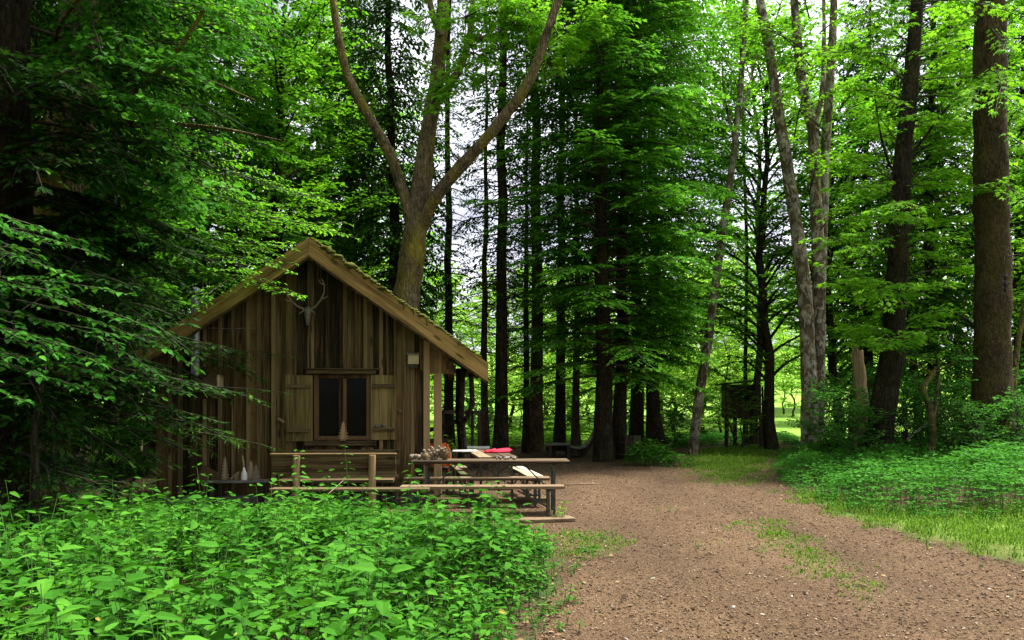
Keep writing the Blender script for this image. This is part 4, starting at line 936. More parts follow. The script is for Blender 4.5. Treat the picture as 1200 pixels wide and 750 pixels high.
for px, Y, s, pr, lab in ((505, 33, 1.0, bush, 'bright bush behind the crooked porch post'), (540, 36, 1.2, bush, 'bright bush behind the dark swing frame'), (575, 34, 1.1, bush, 'bright bush at the foot of the thin spruce'), (607, 33, 1.0, bush, 'bright bush between the two eave trunks'), (642, 35, 1.2, bush, 'bright bush left of the low stool'), (668, 34, .9, bush, 'bright bush over the low stool'),
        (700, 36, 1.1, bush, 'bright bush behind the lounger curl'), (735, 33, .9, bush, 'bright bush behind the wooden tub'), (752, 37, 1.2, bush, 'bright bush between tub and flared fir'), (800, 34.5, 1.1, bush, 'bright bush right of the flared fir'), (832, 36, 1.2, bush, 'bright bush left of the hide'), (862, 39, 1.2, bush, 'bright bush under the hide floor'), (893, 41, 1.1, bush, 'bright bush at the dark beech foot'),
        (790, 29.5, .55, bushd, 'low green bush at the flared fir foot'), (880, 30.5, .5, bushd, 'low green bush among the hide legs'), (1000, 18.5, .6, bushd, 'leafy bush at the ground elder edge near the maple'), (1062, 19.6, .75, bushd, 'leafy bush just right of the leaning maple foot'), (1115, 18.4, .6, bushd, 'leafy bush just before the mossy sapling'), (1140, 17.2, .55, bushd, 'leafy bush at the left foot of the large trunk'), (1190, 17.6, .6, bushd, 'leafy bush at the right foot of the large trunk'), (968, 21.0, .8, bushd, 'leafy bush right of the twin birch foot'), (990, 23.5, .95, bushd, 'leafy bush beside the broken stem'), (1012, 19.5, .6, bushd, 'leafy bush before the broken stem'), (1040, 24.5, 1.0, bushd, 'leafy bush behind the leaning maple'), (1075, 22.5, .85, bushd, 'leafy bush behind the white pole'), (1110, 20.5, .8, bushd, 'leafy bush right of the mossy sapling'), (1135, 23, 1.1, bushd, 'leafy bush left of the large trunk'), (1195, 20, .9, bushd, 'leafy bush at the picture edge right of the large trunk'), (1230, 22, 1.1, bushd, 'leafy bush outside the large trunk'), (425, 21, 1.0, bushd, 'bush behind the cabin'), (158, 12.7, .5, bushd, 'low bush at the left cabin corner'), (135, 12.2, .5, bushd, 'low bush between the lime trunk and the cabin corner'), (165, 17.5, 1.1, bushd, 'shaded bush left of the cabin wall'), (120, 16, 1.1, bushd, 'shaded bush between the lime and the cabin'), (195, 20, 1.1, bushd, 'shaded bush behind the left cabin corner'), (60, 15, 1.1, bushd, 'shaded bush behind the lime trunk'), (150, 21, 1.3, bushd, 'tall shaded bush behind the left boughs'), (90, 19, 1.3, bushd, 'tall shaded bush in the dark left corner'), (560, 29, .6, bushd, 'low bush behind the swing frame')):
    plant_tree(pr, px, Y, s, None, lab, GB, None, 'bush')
for i in (0,):
    for px, Y, s, lab in ((515, 37, 1.1, 'young beech in the gap left of the swing frame'), (598, 38, 1.25, 'young beech in the gap between the two eave spruces'), (641, 37, 1.1, 'young beech in the gap above the low stool'), (665, 39, 1.3, 'young beech in the gap left of the lounger'), (737, 38, 1.25, 'young beech in the gap above the wooden tub'), (788, 37, 1.15, 'young beech in the gap right of the flared fir'), (822, 40, 1.35, 'young beech in the gap by the leaning birch foot'), (845, 35, .8, 'young beech whose leaves hang before the hide side'), (885, 44, 1.3, 'young beech in the gap between hide and dark beech'), (965, 38, 1.2, 'young beech in the gap right of the twin ash'), (1005, 33, 1.2, 'young beech behind the jagged broken stem'), (1120, 31, 1.2, 'young beech left of the large trunk'), (470, 40, 1.3, 'young beech behind the right roof slope'), (250, 36, 1.3, 'young beech behind the left cabin wall'), (100, 34, 1.3, 'young beech behind the left boughs'), (20, 33, 1.2, 'young beech at the left frame edge'), (870, 27.6, .42, 'sapling spreading its leaves over the front of the hide'), (930, 56, .95, 'pale thin trunked young beech in the bright meadow gap'), (918, 58, .9, 'young beech at the meadow gap beside the dark beech'), (1040, 40, 1.0, 'young beech deep between the birches and the leaning maple'), (690, 42, 1.0, 'young beech deep behind the lounger'), (550, 42, 1.0, 'young beech deep behind the porch'), (850, 46, 1.1, 'young beech deep behind the hide'), (790, 42, 1.0, 'young beech deep behind the flared fir'), (745, 45, 1.1, 'young beech deep behind the tub'), (640, 41, 1.0, 'young beech deep behind the stool')):
        far(dC, px, Y, s, lab)

# unseen trees added beside and behind the viewpoint to shade the clearing
for x, y, s, lab in ((-9.5, 4, 1.1, 'tall beech left of the nettle bed outside the view'), (-7, -3.5, 1.15, 'unseen tall beech behind the viewpoint on the nettle side'), (0, -8, 1.15, 'unseen tall beech straight behind the viewpoint'), (7.5, -4.5, 1.1, 'unseen tall beech behind the viewpoint on the path side'), (12, 3, 1.1, 'tall beech right of the path outside the view'), (-13, -1, 1.2, 'unseen tall beech far left of the viewpoint'), (13, -6, 1.2, 'unseen tall beech far right behind the viewpoint')):
    putat(copy_tree(dD), x, y, s, rng.uniform(0, 6.28), lab, 'unseen beeches added for shade around the viewpoint')
# ------------------------------------------------------------------ single trees built in place
def limb(mb, pts, r0, r1, sides=9, wob=.06, mat=0, n=None, rr=None):
    p = np.asarray(pts, float); k = n or 4*len(p)
    t = np.linspace(0, 1, k)
    # smooth the polyline
    s = np.linspace(0, 1, len(p)); q = np.stack([np.interp(t, s, p[:, i]) for i in range(3)], 1)
    for _ in range(3): q[1:-1] = (q[:-2]+2*q[1:-1]+q[2:])/4
    r_ = np.linspace(r0, r1, k) if rr is None else np.interp(t, np.linspace(0, 1, len(rr)), rr)
    r_ = r_*(1+.025*np.sin(t*k*.55+len(p))+.025*np.sin(t*k*1.3))
    tube(mb, q, r_, sides, .5, mat, False, wob); return q
def pxr(w, Y): return w/2/FPX*Y
def leafy(cr, br, start, target, sag=.1, r0=.03, tl=.7, step=.18, ls=.09, L=.11, W=.09, tm=T_MAPLE, var0=.55, tipb=.15, flat=.3, t0=.3, droop=.15, subs=2, tw=None):
    start = np.asarray(start, float); target = np.asarray(target, float); d = target-start; l = np.linalg.norm(d)
    c = bez(start, start+d*.5+UP*l*sag+rng.normal(0, .05*l, 3), target, 9); tube(br, c, np.linspace(r0, .005, 9), 5, .5, 1, False)
    spray(cr, c, t0, step, tl, 50, ls, L, W, tm, droop, flat, var0, .3, 0, tipb, twig=tw)
    for s in range(subs):
        u = rng.uniform(.35, .9); q, _ = curve_interp(c, [u]); dd = nrm(d+rng.normal(0, .6*l/1.7, 3)*np.array([1, 1, .35])); l2 = l*rng.uniform(.25, .5)
        c2 = bez(q[0], q[0]+dd*l2*.5+UP*.05*l2, q[0]+dd*l2-UP*.05*l2, 6); tube(br, c2, np.linspace(r0*.5, .004, 6), 4, .5, 1, False)
        spray(cr, c2, .1, step, tl*.8, 50, ls, L, W, tm, droop, flat, var0+rng.normal(0, .08), .3, 0, tipb, twig=tw)
def tree_thing(name, px, Y, label, dz=0.0, cat='tree'):
    b0 = B(px, Y, dz); return empty(name, b0, label, cat), b0

def roots(mb, b0, r, n, ln):
    for k in range(n):
        az = 6.283*k/n+rng.uniform(-.35, .35); d_ = np.array([math.cos(az), math.sin(az), 0]); l_ = ln*rng.uniform(.7, 1.2)
        q = np.array([b0+d_*r*.45+UP*r*2.2, b0+d_*r*.9+UP*r*.9, b0+d_*(r+l_*.45)+UP*.1, b0+d_*(r+l_)-UP*.12]); tt = np.linspace(0, 1, 9); qq = np.stack([np.interp(tt, np.linspace(0, 1, 4), q[:, i]) for i in range(3)], 1)
        for _ in range(2): qq[1:-1] = (qq[:-2]+2*qq[1:-1]+qq[2:])/4
        tube(mb, qq, np.linspace(r*.5, r*.14, 9), 8, .5, 0, False, .08)
def stubs(mb, pts, r, n, ln=.25):
    pts = np.asarray(pts)
    for k in range(n):
        i = rng.integers(2, len(pts)-2); az = rng.uniform(0, 6.283); d_ = np.array([math.cos(az), math.sin(az)*.8, rng.uniform(-.1, .6)]); l_ = ln*rng.uniform(.5, 1.3)
        tube(mb, [pts[i], pts[i]+d_*(r+l_*.3), pts[i]+d_*(r+l_)+UP*.05], [r*.3, .028, .016], 6, .5, 0, True, .1)
        blob_ = ico*np.array([r*.42, r*.42, r*.5])*(1+.12*rng.normal(size=(len(ico), 1))); mb.add(blob_+pts[i]+d_*r*.72, icf, .5, 0, True)
# forked mossy tree behind the cabin
FY = 18.6
t, b0 = tree_thing('forked_tree', 468, FY, 'mossy yellow brown tree forking into three limbs behind the roof')
tr = MB(); cr = MB(); br = cr
fk = P(489, 258, FY)
mt_ = limb(tr, [B(466, FY, -.2), P(470, 420, FY), P(478, 335, FY), fk, P(500, 165, FY+.1), P(513, 90, FY+.2), P(520, 0, FY+.3), P(522, -120, FY+.3), P(530, -260, FY+.3)], 0, 0, 16, .07, n=70, rr=[pxr(w_, FY) for w_ in (40, 35, 31, 27, 19, 17, 15, 12, 8)])
l1 = limb(tr, [P(486, 285, FY), P(477, 238, FY-.1), P(458, 180, FY-.2), P(428, 130, FY-.2), P(405, 85, FY-.2), P(397, 45, FY-.2), P(389, -5, FY-.2), P(380, -120, FY)], pxr(15, FY), pxr(7, FY), 10, .08)
l2 = limb(tr, [P(490, 275, FY), P(506, 236, FY-.3), P(530, 205, FY-.6), P(562, 172, FY-.9), P(606, 118, FY-1.2), P(626, 85, FY-1.3), P(640, 40, FY-1.4), P(662, -20, FY-1.4), P(690, -110, FY-1.4)], pxr(16, FY), pxr(8, FY), 10, .08)
limb(tr, [P(515, 118, FY), P(540, 80, FY+.3), P(552, 40, FY+.4), P(556, -30, FY+.4)], pxr(11, FY), pxr(6, FY), 8)
limb(tr, [P(553, 45, FY+.4), P(578, 45, FY+.2), P(600, 26, FY), P(622, 2, FY), P(650, -60, FY)], pxr(8, FY), pxr(3, FY), 7)
limb(tr, [P(517, 42, FY), P(508, 22, FY-.1), P(499, -20, FY-.1)], pxr(9, FY), pxr(6, FY), 7)
stubs(tr, mt_[22:52], pxr(21, FY), 7); stubs(tr, l1, pxr(11, FY), 4, .2); stubs(tr, l2, pxr(11, FY), 5, .2)
def tuft(cr, br, c, r, n, L=.13, W=.12, tm=T_MAPLE, var0=.8):
    r = r*1.35; n = int(n*1.9)
    for k in range(n):
        d = nrm(rng.normal(size=3)*np.array([1, .8, .5])); leafy(cr, br, c, c+d*r*rng.uniform(.6, 1.1), .05, .012, tl=r*.55, step=.085, ls=.065, L=L, W=W, tm=tm, var0=var0, t0=.25, subs=0)
for px, py, r, n in ((518, 105, .42, 9), (508, 118, .3, 6), (556, 62, .5, 9), (538, 95, .35, 6), (585, 58, .35, 6), (600, 30, .5, 8), (655, 42, .6, 12), (640, 75, .4, 7), (680, 28, .5, 9), (500, 20, .4, 6), (622, 20, .5, 9), (545, 20, .5, 8), (575, 15, .5, 8), (528, 150, .22, 4), (572, 95, .4, 6)):
    tuft(cr, br, P(px, py, FY-.7), r, n, var0=1.0)
for k in range(12):
    z = P(0, rng.uniform(-250, -80), FY)[2]; p0 = np.array([(rng.uniform(400, 680)-600)/FPX*FY, FY+rng.uniform(-1, 1), z]); tuft(cr, br, p0, .9, 4, var0=.6)
tr.build('trunk', M['bark_moss'], t, b0); cr.build('crown', [M['lf_beech'], M['twig']], t, b0)

# twin pale birch like ash on the right
BY = 22.6
t, b0 = tree_thing('twin_ash', 951, BY, 'pale mottled twin stemmed ash at the corner of the path')
tr = MB(); cr = MB(); br = cr
roots(tr, B(952, BY), .28, 6, .5); limb(tr, [P(948, 545, BY), P(949, 500, BY), P(948, 430, BY), P(943, 340, BY), P(934, 270, BY), P(924, 205, BY), P(912, 130, BY-.1), P(901, 55, BY-.2), P(888, -10, BY-.3), P(870, -150, BY-.3)], pxr(21, BY), pxr(8, BY), 12, .06, n=50)
limb(tr, [P(956, 545, BY+.3), P(957, 480, BY+.3), P(959, 400, BY+.3), P(960, 320, BY+.3), P(956, 230, BY+.3), P(953, 150, BY+.3), P(942, 110, BY+.2), P(935, 60, BY+.2), P(930, -10, BY+.2), P(928, -150, BY)], pxr(19, BY), pxr(8, BY), 12, .06, n=50)
limb(tr, [P(960, 350, BY+.5), P(964, 250, BY+.6), P(968, 160, BY+.7), P(973, 90, BY+.8), P(978, 0, BY+.9), P(980, -140, BY+.9)], pxr(14, BY), pxr(7, BY), 10, .05)
limb(tr, [P(955, 145, BY+.3), P(964, 110, BY+.3), P(966, 50, BY+.4), P(965, -20, BY+.4)], pxr(7, BY), pxr(4, BY), 7)
limb(tr, [P(938, 265, BY), P(925, 225, BY-.3), P(910, 205, BY-.5), P(896, 190, BY-.6)], .03, .01, 5)
for px, py, Yo in ((925, 30, 0), (960, 20, 0), (1000, 40, .5), (900, 70, -.5), (880, 35, -1), (990, 90, .5), (1010, 15, 0), (860, 20, -1), (940, 90, -1.5), (975, 70, -1.5), (905, 120, -.8), (985, 130, 1), (930, -40, 0), (890, -60, 0), (1000, -50, 0), (960, -100, 0), (850, -60, 0), (870, 110, 1), (960, 190, -1), (985, 180, 0), (1000, 225, -.6), (930, 160, 1)):
    s0 = P(945+rng.uniform(-15, 25), py+rng.uniform(20, 70), BY); leafy(cr, br, s0, P(px+rng.uniform(-15, 15), py, BY+Yo), .12, .025, tl=.65, L=.13, W=.13, var0=.6, subs=3)
tr.build('trunk', M['bark_birch'], t, b0); cr.build('crown', [M['lf_maple'], M['twig']], t, b0)

# leaning birch in the centre right
Y0 = 24.5
t, b0 = tree_thing('leaning_birch', 811, Y0, 'slender pale birch leaning right at the edge of the layered firs')
tr = MB(); cr = MB(); br = cr
limb(tr, [B(811, Y0, -.15), P(818, 470, Y0), P(829, 405, Y0), P(840, 320, Y0), P(850, 250, Y0), P(860, 180, Y0), P(868, 100, Y0), P(873, 40, Y0), P(878, -60, Y0)], pxr(12, Y0), pxr(5, Y0), 10, .06, n=40)
limb(tr, [P(864, 150, Y0), P(880, 95, Y0), P(890, 50, Y0)], .05, .02, 6); limb(tr, [P(862, 165, Y0), P(849, 120, Y0), P(846, 70, Y0)], .06, .02, 6)
for px, py in ((850, 60), (885, 40), (900, 80), (840, 100), (870, 10), (890, 130), (830, 40), (880, -30), (860, -60)): leafy(cr, br, P(868, py+60, Y0), P(px, py, Y0+rng.uniform(-1, 1)), .1, .02, tl=.6, L=.13, W=.09, tm=T_DIAM, ls=.07, var0=.5, subs=4)
tr.build('trunk', M['bark_birch'], t, b0); cr.build('crown', [M['lf_beech'], M['twig']], t, b0)
# thin dark saplings
t, b0 = tree_thing('thin_sapling', 875, 31.5, 'very thin dark sapling between the hide and the leaning birch')
tr = MB(); cr = MB(); br = cr; Y0 = 31.5
limb(tr, [B(875, Y0, -.1), P(873, 420, Y0), P(876, 300, Y0), P(872, 200, Y0), P(870, 90, Y0), P(872, 0, Y0)], .09, .04, 8)
for px, py in ((860, 150), (890, 200), (855, 230), (885, 280), (895, 330), (862, 300)): leafy(cr, br, P(873, py+25, Y0), P(px, py, Y0+rng.uniform(-.6, .6)), .1, .015, tl=.5, L=.12, W=.09, tm=T_DIAM, ls=.08, var0=.45, subs=2)
tr.build('trunk', M['bark_dark'], t, b0); cr.build('crown', [M['lf_beech'], M['twig']], t, b0)

# leaning maple with big bright leaves
MY = 19.0
t, b0 = tree_thing('leaning_maple', 1030, MY, 'dark mossy maple trunk leaning right with sprays of large bright leaves')
tr = MB(); cr = MB(); br = cr
roots(tr, B(1028, MY), .34, 6, .6); limb(tr, [B(1028, MY, -.15), P(1034, 480, MY), P(1046, 420, MY), P(1050, 340, MY), P(1054, 270, MY), P(1058, 180, MY), P(1068, 90, MY), P(1075, 0, MY), P(1085, -120, MY)], pxr(32, MY), pxr(12, MY), 12, .06, n=44)
limb(tr, [P(1052, 320, MY), P(1042, 300, MY-.4), P(1030, 275, MY-.6), P(1025, 255, MY-.8)], .04, .015, 6)
limb(tr, [P(1056, 215, MY), P(1040, 190, MY-.3), P(1030, 150, MY-.4), P(1025, 110, MY-.5)], .04, .015, 6)
limb(tr, [P(1060, 190, MY), P(1085, 160, MY), P(1105, 130, MY), P(1140, 100, MY), P(1160, 95, MY)], .04, .012, 6)
tg = [(968, 275, -2.2), (985, 320, -2.5), (1000, 290, -2.5), (965, 325, -2.6), (1012, 345, -2), (990, 250, -1.5), (1020, 250, -2), (1040, 240, -2.5), (1075, 250, -1.8), (1100, 270, -1.5), (1010, 215, -1.5), (1060, 330, -2.2), (1095, 330, -2), (1120, 300, -1), (1030, 395, -2.3), (1075, 390, -2), (1110, 355, -1.5), (1000, 380, -2),
      (1020, 60, -.5), (1050, 30, -1), (1090, 50, -1), (1110, 90, 0), (1040, 110, -1.2), (1075, 130, -1.4), (1115, 20, 0), (1000, 100, .5), (1010, 150, 0), (1100, 150, .5), (1030, 10, 0), (1130, 200, 1), (1085, 200, .5), (990, 10, 0), (1140, 60, 1), (1125, 130, 1), (1040, -50, 0), (1100, -60, 0), (1060, -120, 0), (1145, 250, 1.5), (1180, 310, 1.0), (1190, 120, 1.2), (1190, 40, 1.2)]
tg += [(rng.uniform(950, 1215), rng.uniform(-70, 240), rng.uniform(-1.5, 2.5)) for _ in range(55)]+[(rng.uniform(965, 1140), rng.uniform(240, 420), rng.uniform(-2, 1.5)) for _ in range(16)]
for px, py, Yo in tg:
    s0 = P(1054+rng.uniform(-6, 10)-(py-250)*.05, py+rng.uniform(-10, 45), MY); leafy(cr, br, s0, P(px+rng.uniform(-6, 6), py+8, MY+Yo), .12, .018, tl=.5, step=.16, ls=.1, L=.15, W=.16, var0=.62, subs=3, tipb=.1, flat=.28)
tr.build('trunk', M['bark_dark'], t, b0); cr.build('crown', [M['lf_maple'], M['twig']], t, b0)

# large rough trunk on the right
RY = 18.5
t, b0 = tree_thing('rough_trunk_tree', 1163, RY, 'large straight rough barked trunk at the right side with a knot hole painted dark')
tr = MB(); cr = MB(); br = cr
roots(tr, B(1163, RY), .46, 7, .7); rt_ = limb(tr, [B(1163, RY, -.2), P(1163, 500, RY), P(1163, 400, RY), P(1164, 300, RY), P(1161, 200, RY), P(1160, 100, RY), P(1160, 0, RY), P(1158, -200, RY)], 0, 0, 20, .05, n=60, rr=[pxr(w_, RY) for w_ in (54, 44, 39, 37, 36, 34, 33, 31)])
stubs(tr, rt_[8:40], pxr(36, RY), 9, .12)
kb = MB()
for dz, r in ((0, .07), (.16, .06), (-.12, .05)): kb.add(ico*np.array([r, .05, r*1.3])+P(1165, 336, RY)+np.array([.02, -.36, dz]), icf, .5, 0, True)
kb.build('painted_knot_hole', M['inside'], t, b0)  # solid black lumps: the hole's shade is put into their colour
for px, py, Yo in ((1130, 110, -1), (1185, 60, -1.5), (1120, 40, -.5), (1195, 130, -1), (1160, -60, 0), (1175, 110, -2.0), (1140, 125, -2.0), (1100, -40, 0), (1200, -80, 0), (1215, 180, -1), (1195, 240, -1.5)):
    leafy(cr, br, P(1160, py-30, RY), P(px, py, RY+Yo), .1, .02, tl=.5, ls=.1, L=.15, W=.16, var0=.6, subs=2)
for px, py, w in ((1178, 300, 16), (1150, 150, 10), (1170, 225, 14)):
    for k in range(7):
        p0 = P(px, py, RY-.35); d = np.array([rng.uniform(-.1, .25), -.1, rng.uniform(-.25, .1)]); tube(br, [p0, p0+d, p0+d*1.6+[0, 0, -.1]], [.008, .006, .002], 4, .5, 1, False)
# tangle of dry twigs at the foot
for k in range(130):
    a = rng.uniform(0, 6.28); p0 = b0+np.array([math.cos(a)*.45, math.sin(a)*.45, rng.uniform(.1, 1.3)]); d = np.array([rng.normal(0, .4), rng.normal(0, .4), rng.uniform(-.3, .25)]); tube(br, [p0, p0+d*.6, p0+d+[0, 0, -.1]], [.007, .005, .002], 4, .5, 1, False)
tr.build('trunk', M['bark_big'], t, b0); cr.build('crown', [M['lf_maple'], M['twig']], t, b0)

# broken pale stem
t, b0 = tree_thing('broken_stem', 1010, 21.0, 'pale broken bare stem with a jagged top beside the leaning maple')
tr = MB(); limb(tr, [B(1012, 21, -.1), P(1010, 480, 21), P(1007, 435, 21), P(1004, 411, 21)], pxr(16, 21), pxr(13, 21), 9, .08)
tp = P(1004, 411, 21)
for k in range(7): beam(tr, tp+[rng.uniform(-.1, .1), rng.uniform(-.1, .1), -.15], tp+[rng.uniform(-.12, .08), rng.uniform(-.1, .1), rng.uniform(.0, .22)], .05, .035, rng.random())
tr.build('stem', M['stump'], t, b0)
# mossy crooked sapling
t, b0 = tree_thing('mossy_sapling', 1090, 18.2, 'crooked mossy green sapling stem among the shrubs', cat='sapling')
tr = MB(); Y0 = 18.2
limb(tr, [B(1090, Y0, -.1), P(1094, 505, Y0), P(1091, 480, Y0), P(1083, 462, Y0), P(1082, 452, Y0), P(1092, 440, Y0), P(1097, 430, Y0)], .09, .045, 8)
limb(tr, [P(1094, 500, Y0), P(1097, 470, Y0), P(1101, 440, Y0), P(1099, 420, Y0)], .045, .02, 6)
limb(tr, [P(1096, 440, Y0), P(1080, 430, Y0), P(1060, 420, Y0-.3), P(1040, 400, Y0-.5)], .025, .008, 5)
limb(tr, [P(1097, 436, Y0), P(1112, 428, Y0-.2), P(1130, 420, Y0-.4), P(1140, 418, Y0-.4)], .025, .008, 5)
tr.build('stem', M['bark_moss'], t, b0); cr = MB(); br = cr
for px, py in ((1130, 415), (1140, 440), (1120, 470), (1060, 405), (1075, 455), (1150, 475), (1110, 400)): leafy(cr, br, P(1095, py+20, Y0), P(px, py+6, Y0+rng.uniform(-1, .2)), .1, .01, tl=.4, ls=.07, L=.1, W=.08, tm=T_OVATE, var0=.45, subs=2)
cr.build('crown', [M['lf_ivy'], M['twig']], t, b0)
t, b0 = tree_thing('mossy_sapling', 1192, 19.5, 'slanting mossy sapling stem touching the large rough trunk', cat='sapling')
tr = MB(); Y0 = 19.5
limb(tr, [B(1186, Y0, -.1), P(1186, 480, Y0), P(1189, 430, Y0), P(1196, 380, Y0), P(1206, 330, Y0)], .1, .05, 8); tr.build('stem', M['bark_moss'], t, b0)

# ------------------------------------------------------------------ dark trees on the left
# lime with a mossy trunk and wide leafy limbs
LY = 11.6
t, b0 = tree_thing('lime_tree', 80, LY, 'thick mossy lime trunk in the dark left corner with leafy limbs over the cabin')
tr = MB(); cr = MB(); br = cr
limb(tr, [B(48, LY, -.2), P(52, 450, LY), P(62, 300, LY), P(78, 190, LY), P(90, 100, LY), P(98, 0, LY), P(104, -200, LY), P(108, -420, LY)], pxr(72, LY), pxr(30, LY), 16, .05, n=48)
limb(tr, [P(94, 120, LY), P(130, 128, LY-.8), P(170, 100, LY-1.2), P(200, 70, LY-1.5), P(225, 35, LY-1.6), P(243, 5, LY-1.6)], .055, .02, 8)
limb(tr, [P(92, 130, LY), P(150, 146, LY-.3), P(215, 146, LY-.6), P(260, 150, LY-.8), P(330, 165, LY-.9)], .05, .012, 7)
limb(tr, [P(92, 90, LY), P(60, 60, LY-1), P(70, 25, LY-1.6), P(100, -10, LY-2)], .05, .02, 7)
limb(tr, [P(190, 78, LY-1.4), P(235, 90, LY-1.5), P(270, 105, LY-1.6), P(300, 118, LY-1.6)], .025, .008, 6)
for k in range(190):
    px = 60+270*rng.random()**1.0; py = rng.uniform(-60, 300)
    if px > 255 and (py > 130 or rng.random() < .35): continue
    if (px < 110 and 110 < py) or (px > 170 and py > 262): continue
    Yo = rng.uniform(-2.6, 1.2); tt = P(px, py, LY+Yo); s0 = P(90+(px-90)*.45, py-rng.uniform(-15, 60), LY+Yo*.5)
    leafy(cr, br, s0, tt, .1, .012, tl=.42, step=.13, ls=.075, L=.1, W=.095, tm=T_OVATE if k % 3 else T_MAPLE, var0=.38+.2*(px/300), subs=2, flat=.35, tipb=.12)
for k in range(40):
    tt = np.array([rng.uniform(-9, -4.2), rng.uniform(8, 15), rng.uniform(8.2, 12)]); leafy(cr, br, [b0[0], b0[1], tt[2]-.6], tt, .1, .02, tl=.6, step=.2, ls=.12, L=.14, W=.12, tm=T_DIAM, var0=.5, subs=2)
tr.build('trunk', M['bark_moss'], t, b0); cr.build('crown', [M['lf_lime'], M['twig']], t, b0)

# large spruce with needle boughs reaching over the cabin corner
SY = 10.2
t, b0 = tree_thing('large_spruce', 12, SY, 'huge dark spruce at the left edge with bright tipped boughs reaching the cabin')
tr = MB(); cr = MB(); br = cr
limb(tr, [B(0, SY, -.2), P(10, 300, SY), P(12, 0, SY), P(14, -900, SY)], .33, .16, 14, .04)
def bough(p0, p1, sag, var0, tipb, tl=.5, W=.035, fine=True):
    d = p1-p0; l = np.linalg.norm(d); c = bez(p0, p0+d*.5+UP*sag, p1, 10); tube(br, c, np.linspace(.03, .004, 10), 5, .5, 1, False)
    spray(cr, c, .15, .13, tl, 52, .07, .13, W, T_COMB if fine else T_DIAM, .35, .35, var0, .3, 0, tipb)
    for k in range(4):
        u = rng.uniform(.3, .9); q, _ = curve_interp(c, [u]); dd = nrm(d/l+rng.normal(0, .5, 3)*[1, 1, .3]-UP*.15); l2 = l*rng.uniform(.2, .4)
        c2 = bez(q[0], q[0]+dd*l2*.5, q[0]+dd*l2-UP*.1, 6); tube(br, c2, np.linspace(.012, .003, 6), 4, .5, 1, False); spray(cr, c2, .05, .13, tl*.7, 52, .07, .13, W, T_COMB if fine else T_DIAM, .35, .35, var0, .3, 0, tipb)
bt_ = [(272, 462, 11.6), (275, 520, 11.3), (262, 505, 11.0), (225, 530, 10.6), (258, 415, 11.9), (292, 420, 12.0), (210, 440, 10.9), (180, 400, 11.2), (160, 450, 10.4), (190, 500, 10.2), (150, 540, 9.9), (120, 500, 9.8), (170, 340, 11.0), (120, 560, 10), (95, 420, 9.6), (60, 520, 9.3), (130, 390, 10), (150, 300, 10.6), (100, 340, 9.8), (60, 300, 9.5), (70, 400, 9.4), (200, 545, 10.9)]
for px, py, Yq in bt_:
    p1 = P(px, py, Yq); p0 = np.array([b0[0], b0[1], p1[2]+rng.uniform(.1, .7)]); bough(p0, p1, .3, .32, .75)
for k in range(46):
    az = k*2.4; z = .6+rng.random()*3.4; l = rng.uniform(1.4, 3.2); p0 = np.array([b0[0], b0[1], z]); p1 = p0+np.array([math.cos(az)*l, math.sin(az)*l, -.35]); 
    if p1[1] < 6.5: continue
    bough(p0, p1, .25, .2, .2, .55, .045, False)
for k in range(60):
    az = rng.uniform(-2.2, .15); z = rng.uniform(1.6, 5.5); l = rng.uniform(1.4, 2.7); p0 = np.array([b0[0], b0[1], z]); bough(p0, p0+np.array([math.cos(az)*l, math.sin(az)*l, -.45]), .25, .18, .2, .6, .06, False)
for k in range(70):
    az = k*2.4; z = 4+11*k/70; l = 3.2*(1-.5*k/70)*rng.uniform(.7, 1.1); p0 = np.array([b0[0], b0[1], z]); p1 = p0+np.array([math.cos(az)*l, math.sin(az)*l, -.6]); bough(p0, p1, .3, .25, .2, .7, .05, False)
tr.build('trunk', M['bark_spruce'], t, b0); cr.build('crown', [M['lf_spruce'], M['twig']], t, b0)

# beech boughs over the roof: a hornbeam standing left of the cabin
HYb = 13.2
t, b0 = tree_thing('hornbeam', 128, HYb, 'hornbeam left of the cabin whose flat leafy boughs hang over the roof')
tr = MB(); cr = MB(); br = cr
limb(tr, [B(128, HYb, -.2), P(132, 400, HYb), P(128, 250, HYb), P(140, 80, HYb), P(146, -100, HYb)], .13, .06, 10)
for px, py, Yq in ((346, 309, 11.9), (322, 342, 11.7), (330, 300, 12), (320, 275, 12.4), (290, 280, 12), (260, 260, 12.5), (300, 240, 12.8), (330, 255, 12.6), (350, 268, 12.6), (240, 230, 12.5), (280, 215, 13), (310, 200, 13.2), (200, 240, 12.2), (210, 200, 13), (325, 330, 11.7), (160, 260, 12), (235, 180, 13.4), (280, 170, 13.6), (405, 262, 12.9), (385, 240, 13.2)):
    p1 = P(px, py, Yq); s0 = np.array([b0[0]+.05, b0[1], p1[2]+rng.uniform(.0, .8)]); leafy(cr, br, s0+(p1-s0)*.12, p1, .08, .02, tl=.45, step=.14, ls=.06, L=.075, W=.045, tm=T_OVATE, var0=.5, subs=3, flat=.28, t0=.35, tipb=.2, droop=.2)
for k in range(25):
    z = rng.uniform(6.5, 11); az = rng.uniform(0, 6.28); l = rng.uniform(1, 2.5); s0 = np.array([b0[0], b0[1], z]); leafy(cr, br, s0, s0+[math.cos(az)*l, math.sin(az)*l, .3], .08, .02, tl=.5, step=.2, ls=.1, L=.11, W=.08, tm=T_DIAM, var0=.45, subs=3)
tr.build('trunk', M['bark_dark'], t, b0); cr.build('crown', [M['lf_beech'], M['twig']], t, b0)

